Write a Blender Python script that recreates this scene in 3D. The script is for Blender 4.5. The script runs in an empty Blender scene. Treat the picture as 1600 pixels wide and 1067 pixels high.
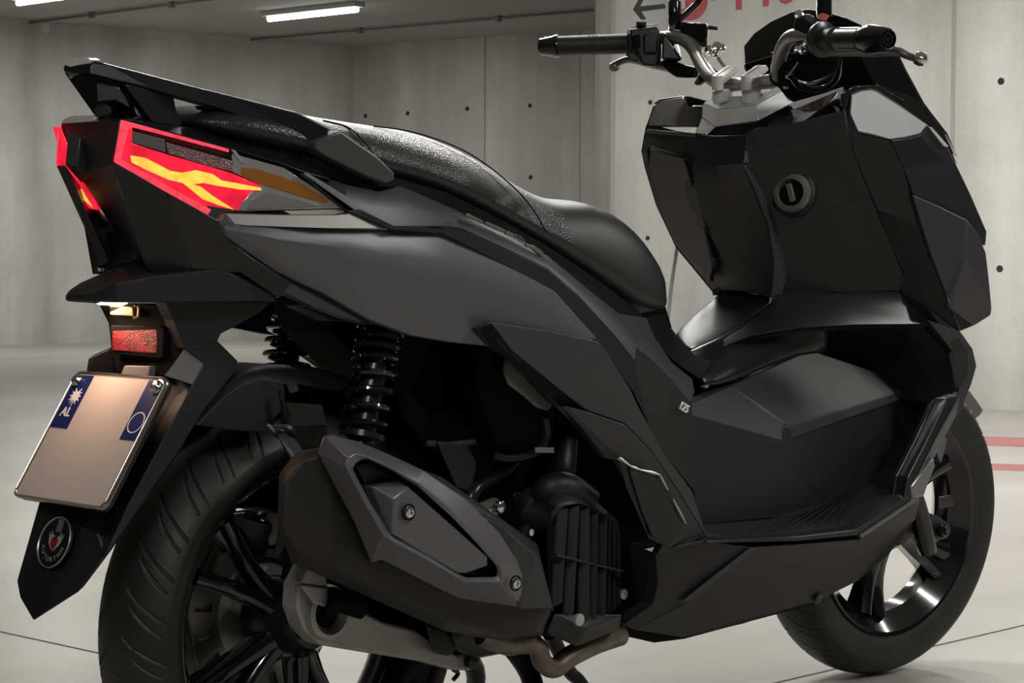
import bpy, bmesh, math, random
from mathutils import Vector, Matrix
random.seed(4)
SC = bpy.context.scene
COL = SC.collection
# ------------------------------------------------------------------ camera
CAM = Vector((-1.5993, -1.917, 0.7088)); YAW = 0.7646; PIT = -0.0415; ROLL = 0.0043; FPX = 3150.24
_cp, _sp = math.cos(PIT), math.sin(PIT)
FW = Vector((math.cos(YAW)*_cp, math.sin(YAW)*_cp, _sp))
_R = Vector((math.sin(YAW), -math.cos(YAW), 0)); _U = _R.cross(FW)
_c, _s = math.cos(ROLL), math.sin(ROLL)
RT = _R*_c + _U*_s; UP = _U*_c - _R*_s
cd = bpy.data.cameras.new('camera'); cam = bpy.data.objects.new('camera', cd); COL.objects.link(cam)
cd.sensor_width = 36; cd.lens = FPX*36/1600; cd.clip_start = .05; cd.clip_end = 100
M = Matrix((RT, UP, -FW)).transposed().to_4x4(); M.translation = CAM
cam.matrix_world = M; SC.camera = cam
# ------------------------------------------------------------------ world and exposure
w = bpy.data.worlds.new('world'); SC.world = w; w.use_nodes = True
w.node_tree.nodes['Background'].inputs[0].default_value = (.80, .81, .80, 1)
w.node_tree.nodes['Background'].inputs[1].default_value = .05
SC.view_settings.view_transform = 'Standard'; SC.view_settings.look = 'None'
SC.view_settings.gamma = 1; SC.view_settings.exposure = 0
SC.view_settings.use_curve_mapping = False
LAMP_W = 44.0

# ------------------------------------------------------------------ pixel -> point on a plane of known depth
def ray(u, v): return FW + RT*((u-800)/FPX) + UP*((533.5-v)/FPX)
def P(u, v, wd):                 # wd = distance to the right of the scooter's centre plane
    r = ray(u, v); return CAM + r*((-wd-CAM.y)/r.y)
def PX(u, v, X):
    r = ray(u, v); return CAM + r*((X-CAM.x)/r.x)
def PZ(u, v, Z):
    r = ray(u, v); return CAM + r*((Z-CAM.z)/r.z)
def W(p):                        # a point, or pixel + width (+ metres further along the line of sight)
    if isinstance(p, Vector): return p.copy()
    q = P(*p[:3])
    return q + (q-CAM).normalized()*p[3] if len(p) > 3 else q
def sh_(pts, k): return [(p[0], p[1], p[2], k) for p in pts]

# ------------------------------------------------------------------ materials
MATS = {}
def mat(name, col, rough=.5, metal=0., spec=.5, emit=None, es=0., coat=0., bump=None, noise=None, trans=0., en=None):
    if name in MATS: return MATS[name]
    m = bpy.data.materials.new(name); m.use_nodes = True
    nt = m.node_tree; b = nt.nodes['Principled BSDF']
    b.inputs['Base Color'].default_value = (*col, 1); b.inputs['Roughness'].default_value = rough
    b.inputs['Metallic'].default_value = metal; b.inputs['Specular IOR Level'].default_value = spec
    b.inputs['Coat Weight'].default_value = coat; b.inputs['Coat Roughness'].default_value = .08
    b.inputs['Transmission Weight'].default_value = trans
    if emit: b.inputs['Emission Color'].default_value = (*emit, 1); b.inputs['Emission Strength'].default_value = es
    tc = nt.nodes.new('ShaderNodeTexCoord')
    if en:                        # uneven glow of a light guide: (scale, low, spread)
        n = nt.nodes.new('ShaderNodeTexNoise'); n.inputs['Scale'].default_value = en[0]; n.inputs['Detail'].default_value = 4
        nt.links.new(tc.outputs['Object'], n.inputs['Vector'])
        r = nt.nodes.new('ShaderNodeMapRange'); r.inputs[1].default_value = .35; r.inputs[2].default_value = .65
        r.inputs[3].default_value = es*en[1]; r.inputs[4].default_value = es*(en[1]+en[2])
        nt.links.new(n.outputs[0], r.inputs[0]); nt.links.new(r.outputs[0], b.inputs['Emission Strength'])
    if noise:                     # (scale, amount, stretch)
        mp = nt.nodes.new('ShaderNodeMapping'); mp.inputs['Scale'].default_value = noise[2]
        nt.links.new(tc.outputs['Object'], mp.inputs[0])
        n = nt.nodes.new('ShaderNodeTexNoise'); n.inputs['Scale'].default_value = noise[0]; n.inputs['Detail'].default_value = 6
        nt.links.new(mp.outputs[0], n.inputs['Vector'])
        mx = nt.nodes.new('ShaderNodeMapRange'); a = noise[1]
        mx.inputs[1].default_value = .3; mx.inputs[2].default_value = .7
        mx.inputs[3].default_value = 1-a; mx.inputs[4].default_value = 1+a
        nt.links.new(n.outputs[0], mx.inputs[0])
        vm = nt.nodes.new('ShaderNodeVectorMath'); vm.operation = 'SCALE'; vm.inputs[0].default_value = col
        nt.links.new(mx.outputs[0], vm.inputs['Scale']); nt.links.new(vm.outputs[0], b.inputs['Base Color'])
    if bump:                      # (scale, strength, distance, kind)
        if bump[3] == 'v':
            t = nt.nodes.new('ShaderNodeTexVoronoi'); out = t.outputs['Distance']
        else:
            t = nt.nodes.new('ShaderNodeTexNoise'); t.inputs['Detail'].default_value = 3; out = t.outputs[0]
        t.inputs['Scale'].default_value = bump[0]; nt.links.new(tc.outputs['Object'], t.inputs['Vector'])
        bp = nt.nodes.new('ShaderNodeBump'); bp.inputs['Strength'].default_value = bump[1]; bp.inputs['Distance'].default_value = bump[2]
        nt.links.new(out, bp.inputs['Height']); nt.links.new(bp.outputs[0], b.inputs['Normal'])
    MATS[name] = m; return m
GREY = mat('grey_paint', (.125, .125, .133), .42, .45, noise=(900, .10, (1, 1, 1)))
GREY2 = mat('dark_grey_paint', (.06, .06, .063), .42, .4)
PLAS = mat('black_plastic', (.008, .008, .0095), .42, bump=(1400, .12, .0004, 'n'))
MATTE = mat('matte_black', (.0135, .0135, .0155), .5, bump=(1200, .15, .0004, 'n'))
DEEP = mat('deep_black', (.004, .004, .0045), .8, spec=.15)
GLOSS = mat('gloss_black', (.006, .006, .007), .12, coat=.5)
SATIN = mat('satin_black', (.010, .010, .011), .27)
LEATH = mat('leather', (.018, .018, .019), .30, bump=(420, .55, .0008, 'v'))
LEATH2 = mat('smooth_leather', (.017, .017, .018), .42, bump=(900, .2, .0004, 'n'))
RUBB = mat('rubber', (.016, .016, .0155), .52, noise=(14, .35, (1, 1, 1)), bump=(500, .1, .0003, 'n'))
ALU = mat('cast_aluminium', (.33, .325, .31), .38, .85, noise=(60, .08, (1, 1, 1)), bump=(800, .12, .0003, 'n'))
ALU2 = mat('dull_aluminium', (.42, .41, .385), .5, .4, noise=(25, .15, (1, 1, 1)))
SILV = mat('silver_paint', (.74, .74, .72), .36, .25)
CHROME = mat('chrome', (.75, .75, .74), .12, 1)
BARM = mat('bar_metal', (.36, .35, .33), .36, .8)
PIPE = mat('exhaust_steel', (.20, .17, .14), .45, .8, noise=(40, .3, (1, 1, 1)))
MUFF = mat('muffler_black', (.018, .0175, .017), .6, bump=(300, .2, .0005, 'n'), noise=(18, .3, (1, 1, 1)))
SHLD = mat('shield_grey', (.135, .132, .14), .38, .5, bump=(1500, .08, .0002, 'n'))
RED = mat('red_lens', (.5, .012, .03), .18, emit=(1, .016, .05), es=.95, coat=.5, en=(38, .55, .8))
REDD = mat('red_lens_rim', (.55, .03, .05), .2, emit=(1, .07, .11), es=.85, coat=.4, en=(160, .7, .5))
REFL = mat('red_reflector', (.16, .004, .010), .15, coat=.6, bump=(900, .6, .0008, 'v'), noise=(60, .5, (1, 1, 1)))
GUIDE = mat('light_guide', (.9, .55, .1), .3, emit=(1, .50, .05), es=.95, en=(120, .75, .55))
AMBER = mat('amber_lens', (.34, .12, .015), .2, coat=.6, bump=(700, .4, .0006, 'v'))
CLEAR = mat('clear_lens', (.38, .37, .36), .15, .3, coat=.7)
LEDST = mat('led_strip', (.22, .12, .13), .25, .3, bump=(500, .9, .001, 'v'))
PLATE = mat('plate_white', (.58, .52, .49), .45, spec=.3)
BLUE = mat('plate_blue', (.010, .022, .13), .5, spec=.15)
WHITE = mat('white_print', (.8, .8, .8), .5)
LAMPM = mat('lamp_glow', (1, 1, 1), .5, emit=(1, .66, .40), es=12)
BADGE = mat('badge_red', (.30, .01, .02), .3)
LAMPT = mat('lamp_tube', (1, 1, 1), .5, emit=(1, .99, .95), es=9)
LAMPH = mat('lamp_housing', (.55, .56, .54), .5)

# ------------------------------------------------------------------ mesh helpers
def link(name, me, m, parent=None, label=None):
    o = bpy.data.objects.new(name, me); COL.objects.link(o)
    if m: me.materials.append(m)
    if parent: o.parent = parent
    if label: o['label'] = label
    return o
def finish(name, bm, m, parent, label=None, bevel=0, seg=2, smooth=None, sub=0, ang=25, mirror=False, limit=None):
    bmesh.ops.recalc_face_normals(bm, faces=bm.faces)
    me = bpy.data.meshes.new(name); bm.to_mesh(me); bm.free()
    if smooth is not None or sub:
        for p in me.polygons: p.use_smooth = True
        if not sub: me.set_sharp_from_angle(angle=math.radians(smooth))
    def mk(me, nm, lb):
        o = link(nm, me, None, parent, lb)
        if sub:
            s = o.modifiers.new('s', 'SUBSURF'); s.levels = sub; s.render_levels = sub
        if bevel:
            b = o.modifiers.new('b', 'BEVEL'); b.width = bevel; b.segments = seg
            b.limit_method = 'ANGLE'; b.angle_limit = math.radians(ang); b.harden_normals = False
            if smooth is None and not sub:
                for p in me.polygons: p.use_smooth = True
                me.set_sharp_from_angle(angle=math.radians(4))
        return o
    me.materials.append(m)
    o = mk(me, name, label)
    if mirror:
        m2 = me.copy()
        for v in m2.vertices: v.co.y = -v.co.y
        m2.flip_normals()
        mk(m2, name, None)
    return o
D0 = Vector((.0, .008, 0))
def slab(name, pts, m, parent, faces=None, d=D0, bevel=.0012, mirror=False, label=None, smooth=None, ang=25, seg=2):
    """outline (or facets) given as points, extruded by d away from the viewer"""
    bm = bmesh.new(); d = Vector(d)
    co = [W(p) for p in pts]
    fr = [bm.verts.new(c) for c in co]; bk = [bm.verts.new(c+d) for c in co]
    faces = faces or [tuple(range(len(pts)))]
    cnt = {}
    for f in faces:
        bm.faces.new([fr[i] for i in f]); bm.faces.new([bk[i] for i in reversed(f)])
        for a, b in zip(f, f[1:]+f[:1]): cnt[(a, b)] = cnt.get((a, b), 0)+1
    for (a, b) in list(cnt):
        if (b, a) not in cnt: bm.faces.new((fr[b], fr[a], bk[a], bk[b]))
    return finish(name, bm, m, parent, label, bevel, seg, smooth, 0, ang, mirror)
def grid(name, rows, m, parent, d=D0, closed=False, bevel=0, mirror=False, label=None, smooth=60, sub=0, ang=30):
    rows = [[W(p) for p in r] for r in rows]; n = len(rows[0]); bm = bmesh.new()
    fr = [[bm.verts.new(c) for c in r] for r in rows]
    R_ = len(rows)
    jn = n if closed else n-1
    if d is not None: d = Vector(d); bk = [[bm.verts.new(c+d) for c in r] for r in rows]
    for i in range(R_-1):
        for j in range(jn):
            k = (j+1) % n
            bm.faces.new((fr[i][j], fr[i][k], fr[i+1][k], fr[i+1][j]))
            if d is not None: bm.faces.new((bk[i][j], bk[i+1][j], bk[i+1][k], bk[i][k]))
    if d is not None:
        for j in range(jn):
            k = (j+1) % n
            bm.faces.new((fr[0][k], fr[0][j], bk[0][j], bk[0][k]))
            bm.faces.new((fr[-1][j], fr[-1][k], bk[-1][k], bk[-1][j]))
        if not closed:
            for i in range(R_-1):
                bm.faces.new((fr[i][0], fr[i+1][0], bk[i+1][0], bk[i][0]))
                bm.faces.new((fr[i+1][-1], fr[i][-1], bk[i][-1], bk[i+1][-1]))
    return finish(name, bm, m, parent, label, bevel, 2, smooth, sub, ang, mirror)
def cr(pts, n):
    """catmull-rom through points"""
    pts = [W(p) for p in pts]
    if len(pts) == 2: return [pts[0].lerp(pts[1], i/n) for i in range(n+1)]
    out = []
    for i in range(len(pts)-1):
        a = pts[i-1] if i else pts[0]*2-pts[1]; b = pts[i]; c = pts[i+1]
        e = pts[i+2] if i+2 < len(pts) else pts[-1]*2-pts[-2]
        for k in range(n):
            t = k/n
            out.append(.5*((2*b)+(c-a)*t+(2*a-5*b+4*c-e)*t*t+(3*b-a-3*c+e)*t**3))
    out.append(pts[-1]); return out
def tube(name, pts, r, m, parent, n=6, seg=12, label=None, smoothpath=True, mirror=False, sy=1.):
    path = cr(pts, n) if smoothpath else [W(p) for p in pts]
    rs = r if isinstance(r, (list, tuple)) else [r]
    bm = bmesh.new(); rings = []; N = len(path)
    up = Vector((0, 0, 1)); prev = None
    for i, p in enumerate(path):
        t = (path[min(i+1, N-1)]-path[max(i-1, 0)]).normalized()
        if prev is None:
            a = t.cross(up) if abs(t.dot(up)) < .95 else t.cross(Vector((1, 0, 0)))
        else: a = prev - t*prev.dot(t)
        a.normalize(); b = t.cross(a); prev = a
        f = i/(N-1)*(len(rs)-1); k = min(int(f), len(rs)-2) if len(rs) > 1 else 0
        rr = rs[0] if len(rs) == 1 else rs[k]+(rs[k+1]-rs[k])*(f-k)
        rings.append([bm.verts.new(p+(a*math.cos(q)+b*math.sin(q)*sy)*rr) for q in [2*math.pi*j/seg for j in range(seg)]])
    for i in range(N-1):
        for j in range(seg):
            k = (j+1) % seg; bm.faces.new((rings[i][j], rings[i][k], rings[i+1][k], rings[i+1][j]))
    bm.faces.new(rings[0][::-1]); bm.faces.new(rings[-1])
    return finish(name, bm, m, parent, label, 0, 2, 40, 0, 30, mirror)
def lathe(name, prof, a, axis, m, parent, seg=24, label=None, mirror=False, smooth=35, close=True):
    """prof = (distance along axis, radius)"""
    axis = Vector(axis).normalized(); x = axis.orthogonal().normalized(); y = axis.cross(x); a = W(a)
    bm = bmesh.new(); rings = []
    for h, r in prof:
        rings.append([bm.verts.new(a+axis*h+(x*math.cos(q)+y*math.sin(q))*max(r, 1e-4)) for q in [2*math.pi*j/seg for j in range(seg)]])
    for i in range(len(prof)-1):
        for j in range(seg):
            k = (j+1) % seg; bm.faces.new((rings[i][j], rings[i][k], rings[i+1][k], rings[i+1][j]))
    if close: bm.faces.new(rings[0][::-1]); bm.faces.new(rings[-1])
    return finish(name, bm, m, parent, label, 0, 2, smooth, 0, 30, mirror)
def box(name, c, ax, ay, az, m, parent, bevel=.002, label=None, mirror=False):
    """centre and three half-axis vectors"""
    c = W(c); bm = bmesh.new(); v = []
    for i in (-1, 1):
        for j in (-1, 1):
            for k in (-1, 1): v.append(bm.verts.new(c+Vector(ax)*i+Vector(ay)*j+Vector(az)*k))
    for f in ((0, 1, 3, 2), (4, 6, 7, 5), (0, 4, 5, 1), (2, 3, 7, 6), (0, 2, 6, 4), (1, 5, 7, 3)): bm.faces.new([v[i] for i in f])
    return finish(name, bm, m, parent, label, bevel, 2, None, 0, 25, mirror)
def hull(name, pts, m, parent, bevel=.006, label=None, mirror=False, seg=3, ang=20):
    bm = bmesh.new()
    for p in pts: bm.verts.new(W(p))
    r = bmesh.ops.convex_hull(bm, input=bm.verts)
    bmesh.ops.delete(bm, geom=[v for v in bm.verts if not v.link_faces], context='VERTS')
    bmesh.ops.dissolve_limit(bm, angle_limit=math.radians(4), verts=bm.verts, edges=bm.edges)
    return finish(name, bm, m, parent, label, bevel, seg, None, 0, ang, mirror)
def textmesh(name, s, size, mtx, m, parent, ext=.0004, bold=0):
    cu = bpy.data.curves.new(name, 'FONT'); cu.body = s; cu.size = size; cu.extrude = ext; cu.offset = bold
    cu.align_x = 'CENTER'; cu.align_y = 'BOTTOM'; cu.resolution_u = 3
    t = bpy.data.objects.new(name, cu); me = bpy.data.meshes.new_from_object(t)
    bpy.data.objects.remove(t); me.transform(mtx); me.name = name
    return link(name, me, m, parent)
def empty(name, loc, label, cat, group=None):
    o = bpy.data.objects.new(name, None); COL.objects.link(o); o.location = loc; o.empty_display_size = .1
    o['label'] = label; o['category'] = cat
    if group: o['group'] = group
    return o

# ================================================================== THE GARAGE
def concrete(name, base, streak, spotty, rough, bump):
    m = bpy.data.materials.new(name); m.use_nodes = True; nt = m.node_tree; b = nt.nodes['Principled BSDF']
    tc = nt.nodes.new('ShaderNodeTexCoord')
    def nz(scale, sc, det=6, rg=.6):
        mp = nt.nodes.new('ShaderNodeMapping'); mp.inputs['Scale'].default_value = sc
        nt.links.new(tc.outputs['Object'], mp.inputs[0])
        n = nt.nodes.new('ShaderNodeTexNoise'); n.inputs['Scale'].default_value = scale
        n.inputs['Detail'].default_value = det; n.inputs['Roughness'].default_value = rg
        nt.links.new(mp.outputs[0], n.inputs['Vector']); return n.outputs[0]
    def rng(x, a):
        r = nt.nodes.new('ShaderNodeMapRange'); r.inputs[1].default_value = .3; r.inputs[2].default_value = .7
        r.inputs[3].default_value = 1-a; r.inputs[4].default_value = 1+a; nt.links.new(x, r.inputs[0]); return r.outputs[0]
    def mul(a, c):
        k = nt.nodes.new('ShaderNodeMath'); k.operation = 'MULTIPLY'; nt.links.new(a, k.inputs[0]); nt.links.new(c, k.inputs[1]); return k.outputs[0]
    s1 = rng(nz(*streak[:2]), streak[2]); s2 = rng(nz(spotty[0], (1, 1, 1), 8, .65), spotty[1]); s3 = rng(nz(90, (1, 1, 1), 4), .05)
    f = mul(mul(s1, s2), s3)
    vm = nt.nodes.new('ShaderNodeVectorMath'); vm.operation = 'SCALE'; vm.inputs[0].default_value = base
    nt.links.new(f, vm.inputs['Scale']); nt.links.new(vm.outputs[0], b.inputs['Base Color'])
    b.inputs['Roughness'].default_value = rough
    bp = nt.nodes.new('ShaderNodeBump'); bp.inputs['Strength'].default_value = bump; bp.inputs['Distance'].default_value = .01
    nt.links.new(nz(12, (1, 1, .4), 8), bp.inputs['Height']); nt.links.new(bp.outputs[0], b.inputs['Normal'])
    return m
CW = concrete('wall_concrete', (.52, .512, .482), (1.7, (1, 1, .10), .26), (1.1, .16), .8, .25)
CF = concrete('floor_concrete', (.40, .385, .352), (1.3, (.35, 1, 1), .12), (.9, .14), .34, .06)
CC = concrete('ceiling_concrete', (.40, .395, .375), (.8, (1, .3, 1), .10), (.7, .12), .85, .1)
HOLE = mat('hole_dark', (.03, .03, .028), .9)
SEAM = mat('seam_dark', (.10, .098, .09), .9)
def st(o): o['kind'] = 'structure'; return o
H = 2.58
def prism(name, poly, z0, z1, m, parent=None):
    bm = bmesh.new(); a = [bm.verts.new((x, y, z0)) for x, y in poly]; b = [bm.verts.new((x, y, z1)) for x, y in poly]
    bm.faces.new(a[::-1]); bm.faces.new(b)
    for i in range(len(poly)): j = (i+1) % len(poly); bm.faces.new((a[i], a[j], b[j], b[i]))
    return finish(name, bm, m, parent)
corner = Vector((10.398, 11.559)); dl = Vector((3.27, -.5)).normalized(); db = Vector((.163, -.987)).normalized()
floor = st(prism('floor', [(-9, -9), (16, -9), (16, 16), (-9, 16)], -.2, 0, CF))
ceil = st(prism('ceiling', [(-9, -9), (16, -9), (16, 16), (-9, 16)], H, H+.2, CC))
def wall(name, a, b, th, m=CW):
    a = Vector(a[:2]); b = Vector(b[:2]); d = (b-a).normalized(); nrm = Vector((-d.y, d.x))
    if (a-Vector(CAM[:2])).dot(nrm) < 0: nrm = -nrm
    return st(prism(name, [a, b, b+nrm*th, a+nrm*th], 0, H, m)), a, d, -nrm
wl, wl_a, wl_d, wl_n = wall('wall_left', corner-dl*16, corner+dl*.3, .3)
wb, wb_a, wb_d, wb_n = wall('wall_back', corner, corner+db*9, .3)
rw0 = Vector((6.875, 2.99)); drw = Vector((.175, -.9846)).normalized(); nrw = Vector((-drw.y, drw.x))
if nrw.dot(Vector((1, 0))) > 0: nrw = -nrw             # faces the camera
def onwall(u, v, off=0.):                              # point of the right-hand wall seen at a pixel
    r = ray(u, v); n = Vector((nrw.x, nrw.y, 0)); q = Vector((rw0.x, rw0.y, 0))+n*off
    return CAM + r*((q-CAM).dot(n)/r.dot(n))
def onback(u, v, off=0.):
    r = ray(u, v); n = Vector((wb_n.x, wb_n.y, 0)); q = Vector((wb_a.x, wb_a.y, 0))+n*off
    return CAM + r*((q-CAM).dot(n)/r.dot(n))
e0 = onwall(954, 300).xy
r_ = ray(929, 300).xy.normalized(); e1 = Vector((e0.x, e0.y)) + Vector((.17, .30))
# chamfered end of the near wall, so that it starts at the right place in view
k = (e1-Vector(CAM.xy)).dot(r_); e1 = Vector(CAM.xy)+r_*k
wr = st(prism('wall_right', [e0, e0+drw*12, e0+drw*12-nrw*1.2, e0-nrw*1.4+Vector((0.0, .1)), e1-nrw*1.0, e1], 0, H, CW))
# tie holes, cast into the walls
def hole(parent, p, n, r=.016):
    lathe('tie_hole', [(0, r), (.002, r*.9), (.002, r*.5)], p, Vector((n.x, n.y, 0)), HOLE, parent, seg=12)
for u, v in ((1564, 127), (1562, 420), (1016, 160), (1012, 372), (1560, 700-90)):
    if v < 600: hole(wr, onwall(u, v), nrw, .013 if u < 1100 else .017)
for u, v in ((571, 181), (637, 177), (730, 170), (828, 165), (829, 277)): hole(wb, onback(u, v), wb_n, .02)
def seam(parent, fn, u, n, w_=.006):
    a = fn(u, 300); d3 = Vector((drw.x, drw.y, 0))
    box('formwork_joint', Vector((a.x, a.y, H/2)), d3*w_, Vector((n.x, n.y, 0))*.003, Vector((0, 0, H/2-.01)), SEAM2, parent, bevel=0)
SEAM2 = mat('seam_soft', (.37, .365, .34), .9)
seam(wr, onwall, 1487, nrw, .010); seam(wb, onback, 757, wb_n, .009); seam(wb, onback, 905, wb_n, .01); seam(wr, onwall, 958, nrw, .01)
# painted wall marking: arrow, disc, figures
WRED = mat('wall_red', (.40, .085, .085), .75, noise=(14, .15, (1, 1, 1))); WBLK = mat('wall_black', (.05, .055, .05), .75); WWHT = mat('wall_white', (.5, .45, .43), .8)
X3 = Vector((drw.x, drw.y, 0)); N3 = Vector((nrw.x, nrw.y, 0)); Z3 = Vector((0, 0, 1))
def wallmtx(u, v, off=.001):
    o = onwall(u, v, off); m_ = Matrix((X3, Z3, N3)).transposed().to_4x4(); m_.translation = o; return m_
def flat(name, pts, m, parent, mtx, ext=.0006):
    bm = bmesh.new(); a = [bm.verts.new((x, y, -ext)) for x, y in pts]; b = [bm.verts.new((x, y, ext)) for x, y in pts]
    bm.faces.new(a[::-1]); bm.faces.new(b)
    for i in range(len(pts)): j = (i+1) % len(pts); bm.faces.new((a[i], a[j], b[j], b[i]))
    bmesh.ops.transform(bm, matrix=mtx, verts=bm.verts)
    return finish(name, bm, m, parent)
def wallpoly(name, uv, m, off=.001):
    mt = wallmtx(*uv[0], off); inv = mt.inverted()
    return flat(name, [tuple((inv @ onwall(u, v, off)).xy) for u, v in uv], m, wr, mt)
wallpoly('painted_arrow', [(989, 15), (1004, -12), (1012, -12), (1000, 10), (1038, 6), (1041, 13), (1002, 18), (1010, 30), (1002, 31)], WBLK)
def circ(cx, cy, r, n=28, sy=1.): return [(cx+r*math.cos(2*math.pi*i/n), cy+sy*r*math.sin(2*math.pi*i/n)) for i in range(n)]
mt = wallmtx(1079, 2)
flat('painted_disc', circ(0, 0, .100), WRED, wr, mt)
mt2 = wallmtx(1073, 22, .0022)
textmesh('painted_letter', 'P', .16, mt2, WWHT, wr, .0004, .004)
for ch, u, v in (('1', 1154, 28), ('4', 1190, 23), ('0', 1228, 19), ('-', 1266, 14), ('1', 1301, 13), ('7', 1333, 11), ('0', 1381, 6)):
    textmesh('painted_figure', ch, .235, wallmtx(u, v), WRED, wr, .0004, .006)
# floor joints and paint
def floorline(name, a, b, m, wid, parent=floor, z=.0006, ext=1.0):
    a = PZ(*a, 0); b = PZ(*b, 0); d = (b-a).normalized(); a = a-d*ext; b = b+d*ext; n = Vector((-d.y, d.x, 0))*wid/2
    return slab(name, [a+n+Z3*z, b+n+Z3*z, b-n+Z3*z, a-n+Z3*z], m, parent, d=(0, 0, -.0008), bevel=0)
FJ = mat('joint_dark', (.07, .068, .06), .9)
floorline('floor_joint', (1216, 1066), (1600, 977), FJ, .006)
floorline('floor_joint', (0, 987), (152, 1020), FJ, .006)
FR = mat('floor_red', (.36, .13, .12), .5, noise=(3, .12, (1, 1, 1)))
a1, a2 = (1540, 682), (1600, 684); b1, b2 = (1540, 695.5), (1600, 697.5)
def strip(y0, y1):
    q = [PZ(1535, y0, 0), PZ(1600, y0+2, 0), PZ(1600, y1+2, 0), PZ(1535, y1, 0)]
    d = (q[1]-q[0])*25; d2 = (q[0]-q[1])*.7
    slab('painted_line', [q[0]+d2+Z3*.001, q[1]+d+Z3*.001, q[2]+d+Z3*.001, q[3]+d2+Z3*.001], FR, floor, d=(0, 0, -.0011), bevel=0)
strip(682, 696); strip(724, 734)
# ceiling lamps
def lamp(a, b, label, group=None, pw=1):
    a = Vector(a); b = Vector(b); c = (a+b)/2; d = (b-a).normalized(); n = Vector((-d.y, d.x, 0)); L = (b-a).length
    t = empty('ceiling_lamp', (0, 0, 0), label, 'lamp', group)
    box('lamp_housing', c+Vector((0, 0, H-.018)), d*(L/2+.03), n*.055, Vector((0, 0, .018)), LAMPH, t, .004)
    tube('lamp_tube', [c+d*(L/2)+Z3*(H-.055), c-d*(L/2)+Z3*(H-.055)], .021, LAMPT, t, n=1, seg=12)
    la = bpy.data.lights.new('lamp_light', 'AREA'); la.shape = 'RECTANGLE'; la.size = L; la.size_y = .08
    la.energy = LAMP_W*pw; la.color = (1, .99, .965)
    lo = bpy.data.objects.new('lamp_light', la); COL.objects.link(lo); lo.parent = t
    lo.location = c+Vector((0, 0, H-.08)); lo.rotation_euler = (0, 0, math.atan2(d.y, d.x))
    return t
A = PZ(420, 30, H-.055); B = PZ(558, 15, H-.055)
lamp((A.x, A.y, 0), (B.x, B.y, 0), 'lit tube lamp on the ceiling near the corner, seen whole', pw=.7)
A = PZ(28, 5, H-.055); B = PZ(150, -12, H-.055)
lamp((A.x, A.y, 0), (B.x, B.y, 0), 'lit tube lamp on the ceiling cut off by the top left edge', pw=.7)
LD = (Vector((B.x, B.y, 0))-Vector((A.x, A.y, 0))).normalized()
for x, y in ((1.6, 1.5), (3.2, 1.7), (5.2, 1.9), (-2.2, -2.2), (1.2, -2.4), (4.7, -1.4), (4.5, 4.2)):  # unseen lamps, added and placed to brighten walls, panels and seat
    c = Vector((x, y, 0)); lamp(c-LD*.65, c+LD*.65, 'unseen tube lamp added on the ceiling for its light', 'added ceiling lamps outside the view')
# conduit on the ceiling with clips
CON = mat('conduit', (.16, .16, .15), .5)
def conduit(a, b, lab):
    a = PZ(*a, H-.02); b = PZ(*b, H-.02)
    t = empty('ceiling_conduit', (0, 0, 0), lab, 'pipe')
    tube('pipe', [a, b], .011, CON, t, n=1, seg=10)
    for f in (.35, .75):
        c = a.lerp(b, f); box('clip', c-Z3*.004, (.02, 0, 0), (0, .02, 0), (0, 0, .022), CON, t, .002)
conduit((42, 36), (352, -4), 'thin dark conduit on the ceiling left of the whole tube lamp')
conduit((392, 62), (926, 16), 'thin dark conduit on the ceiling right of the whole tube lamp')
t = empty('camera_dome', (0, 0, 0), 'small pale round detector hanging at the top of the left wall', 'detector')
c = PZ(68, 38, H-.02)
lathe('housing', [(-.0, .05), (-.05, .05), (-.07, .04), (-.085, .015)], c, (0, 0, 1), LAMPH, t, 16)
lathe('base', [(.0, .06), (.02, .06)], c, (0, 0, 1), LAMPH, t, 16)

# ================================================================== THE SCOOTER
S = empty('scooter', (0, 0, 0), 'dark grey and black scooter with lit red tail light, on the concrete garage floor', 'scooter')
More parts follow.
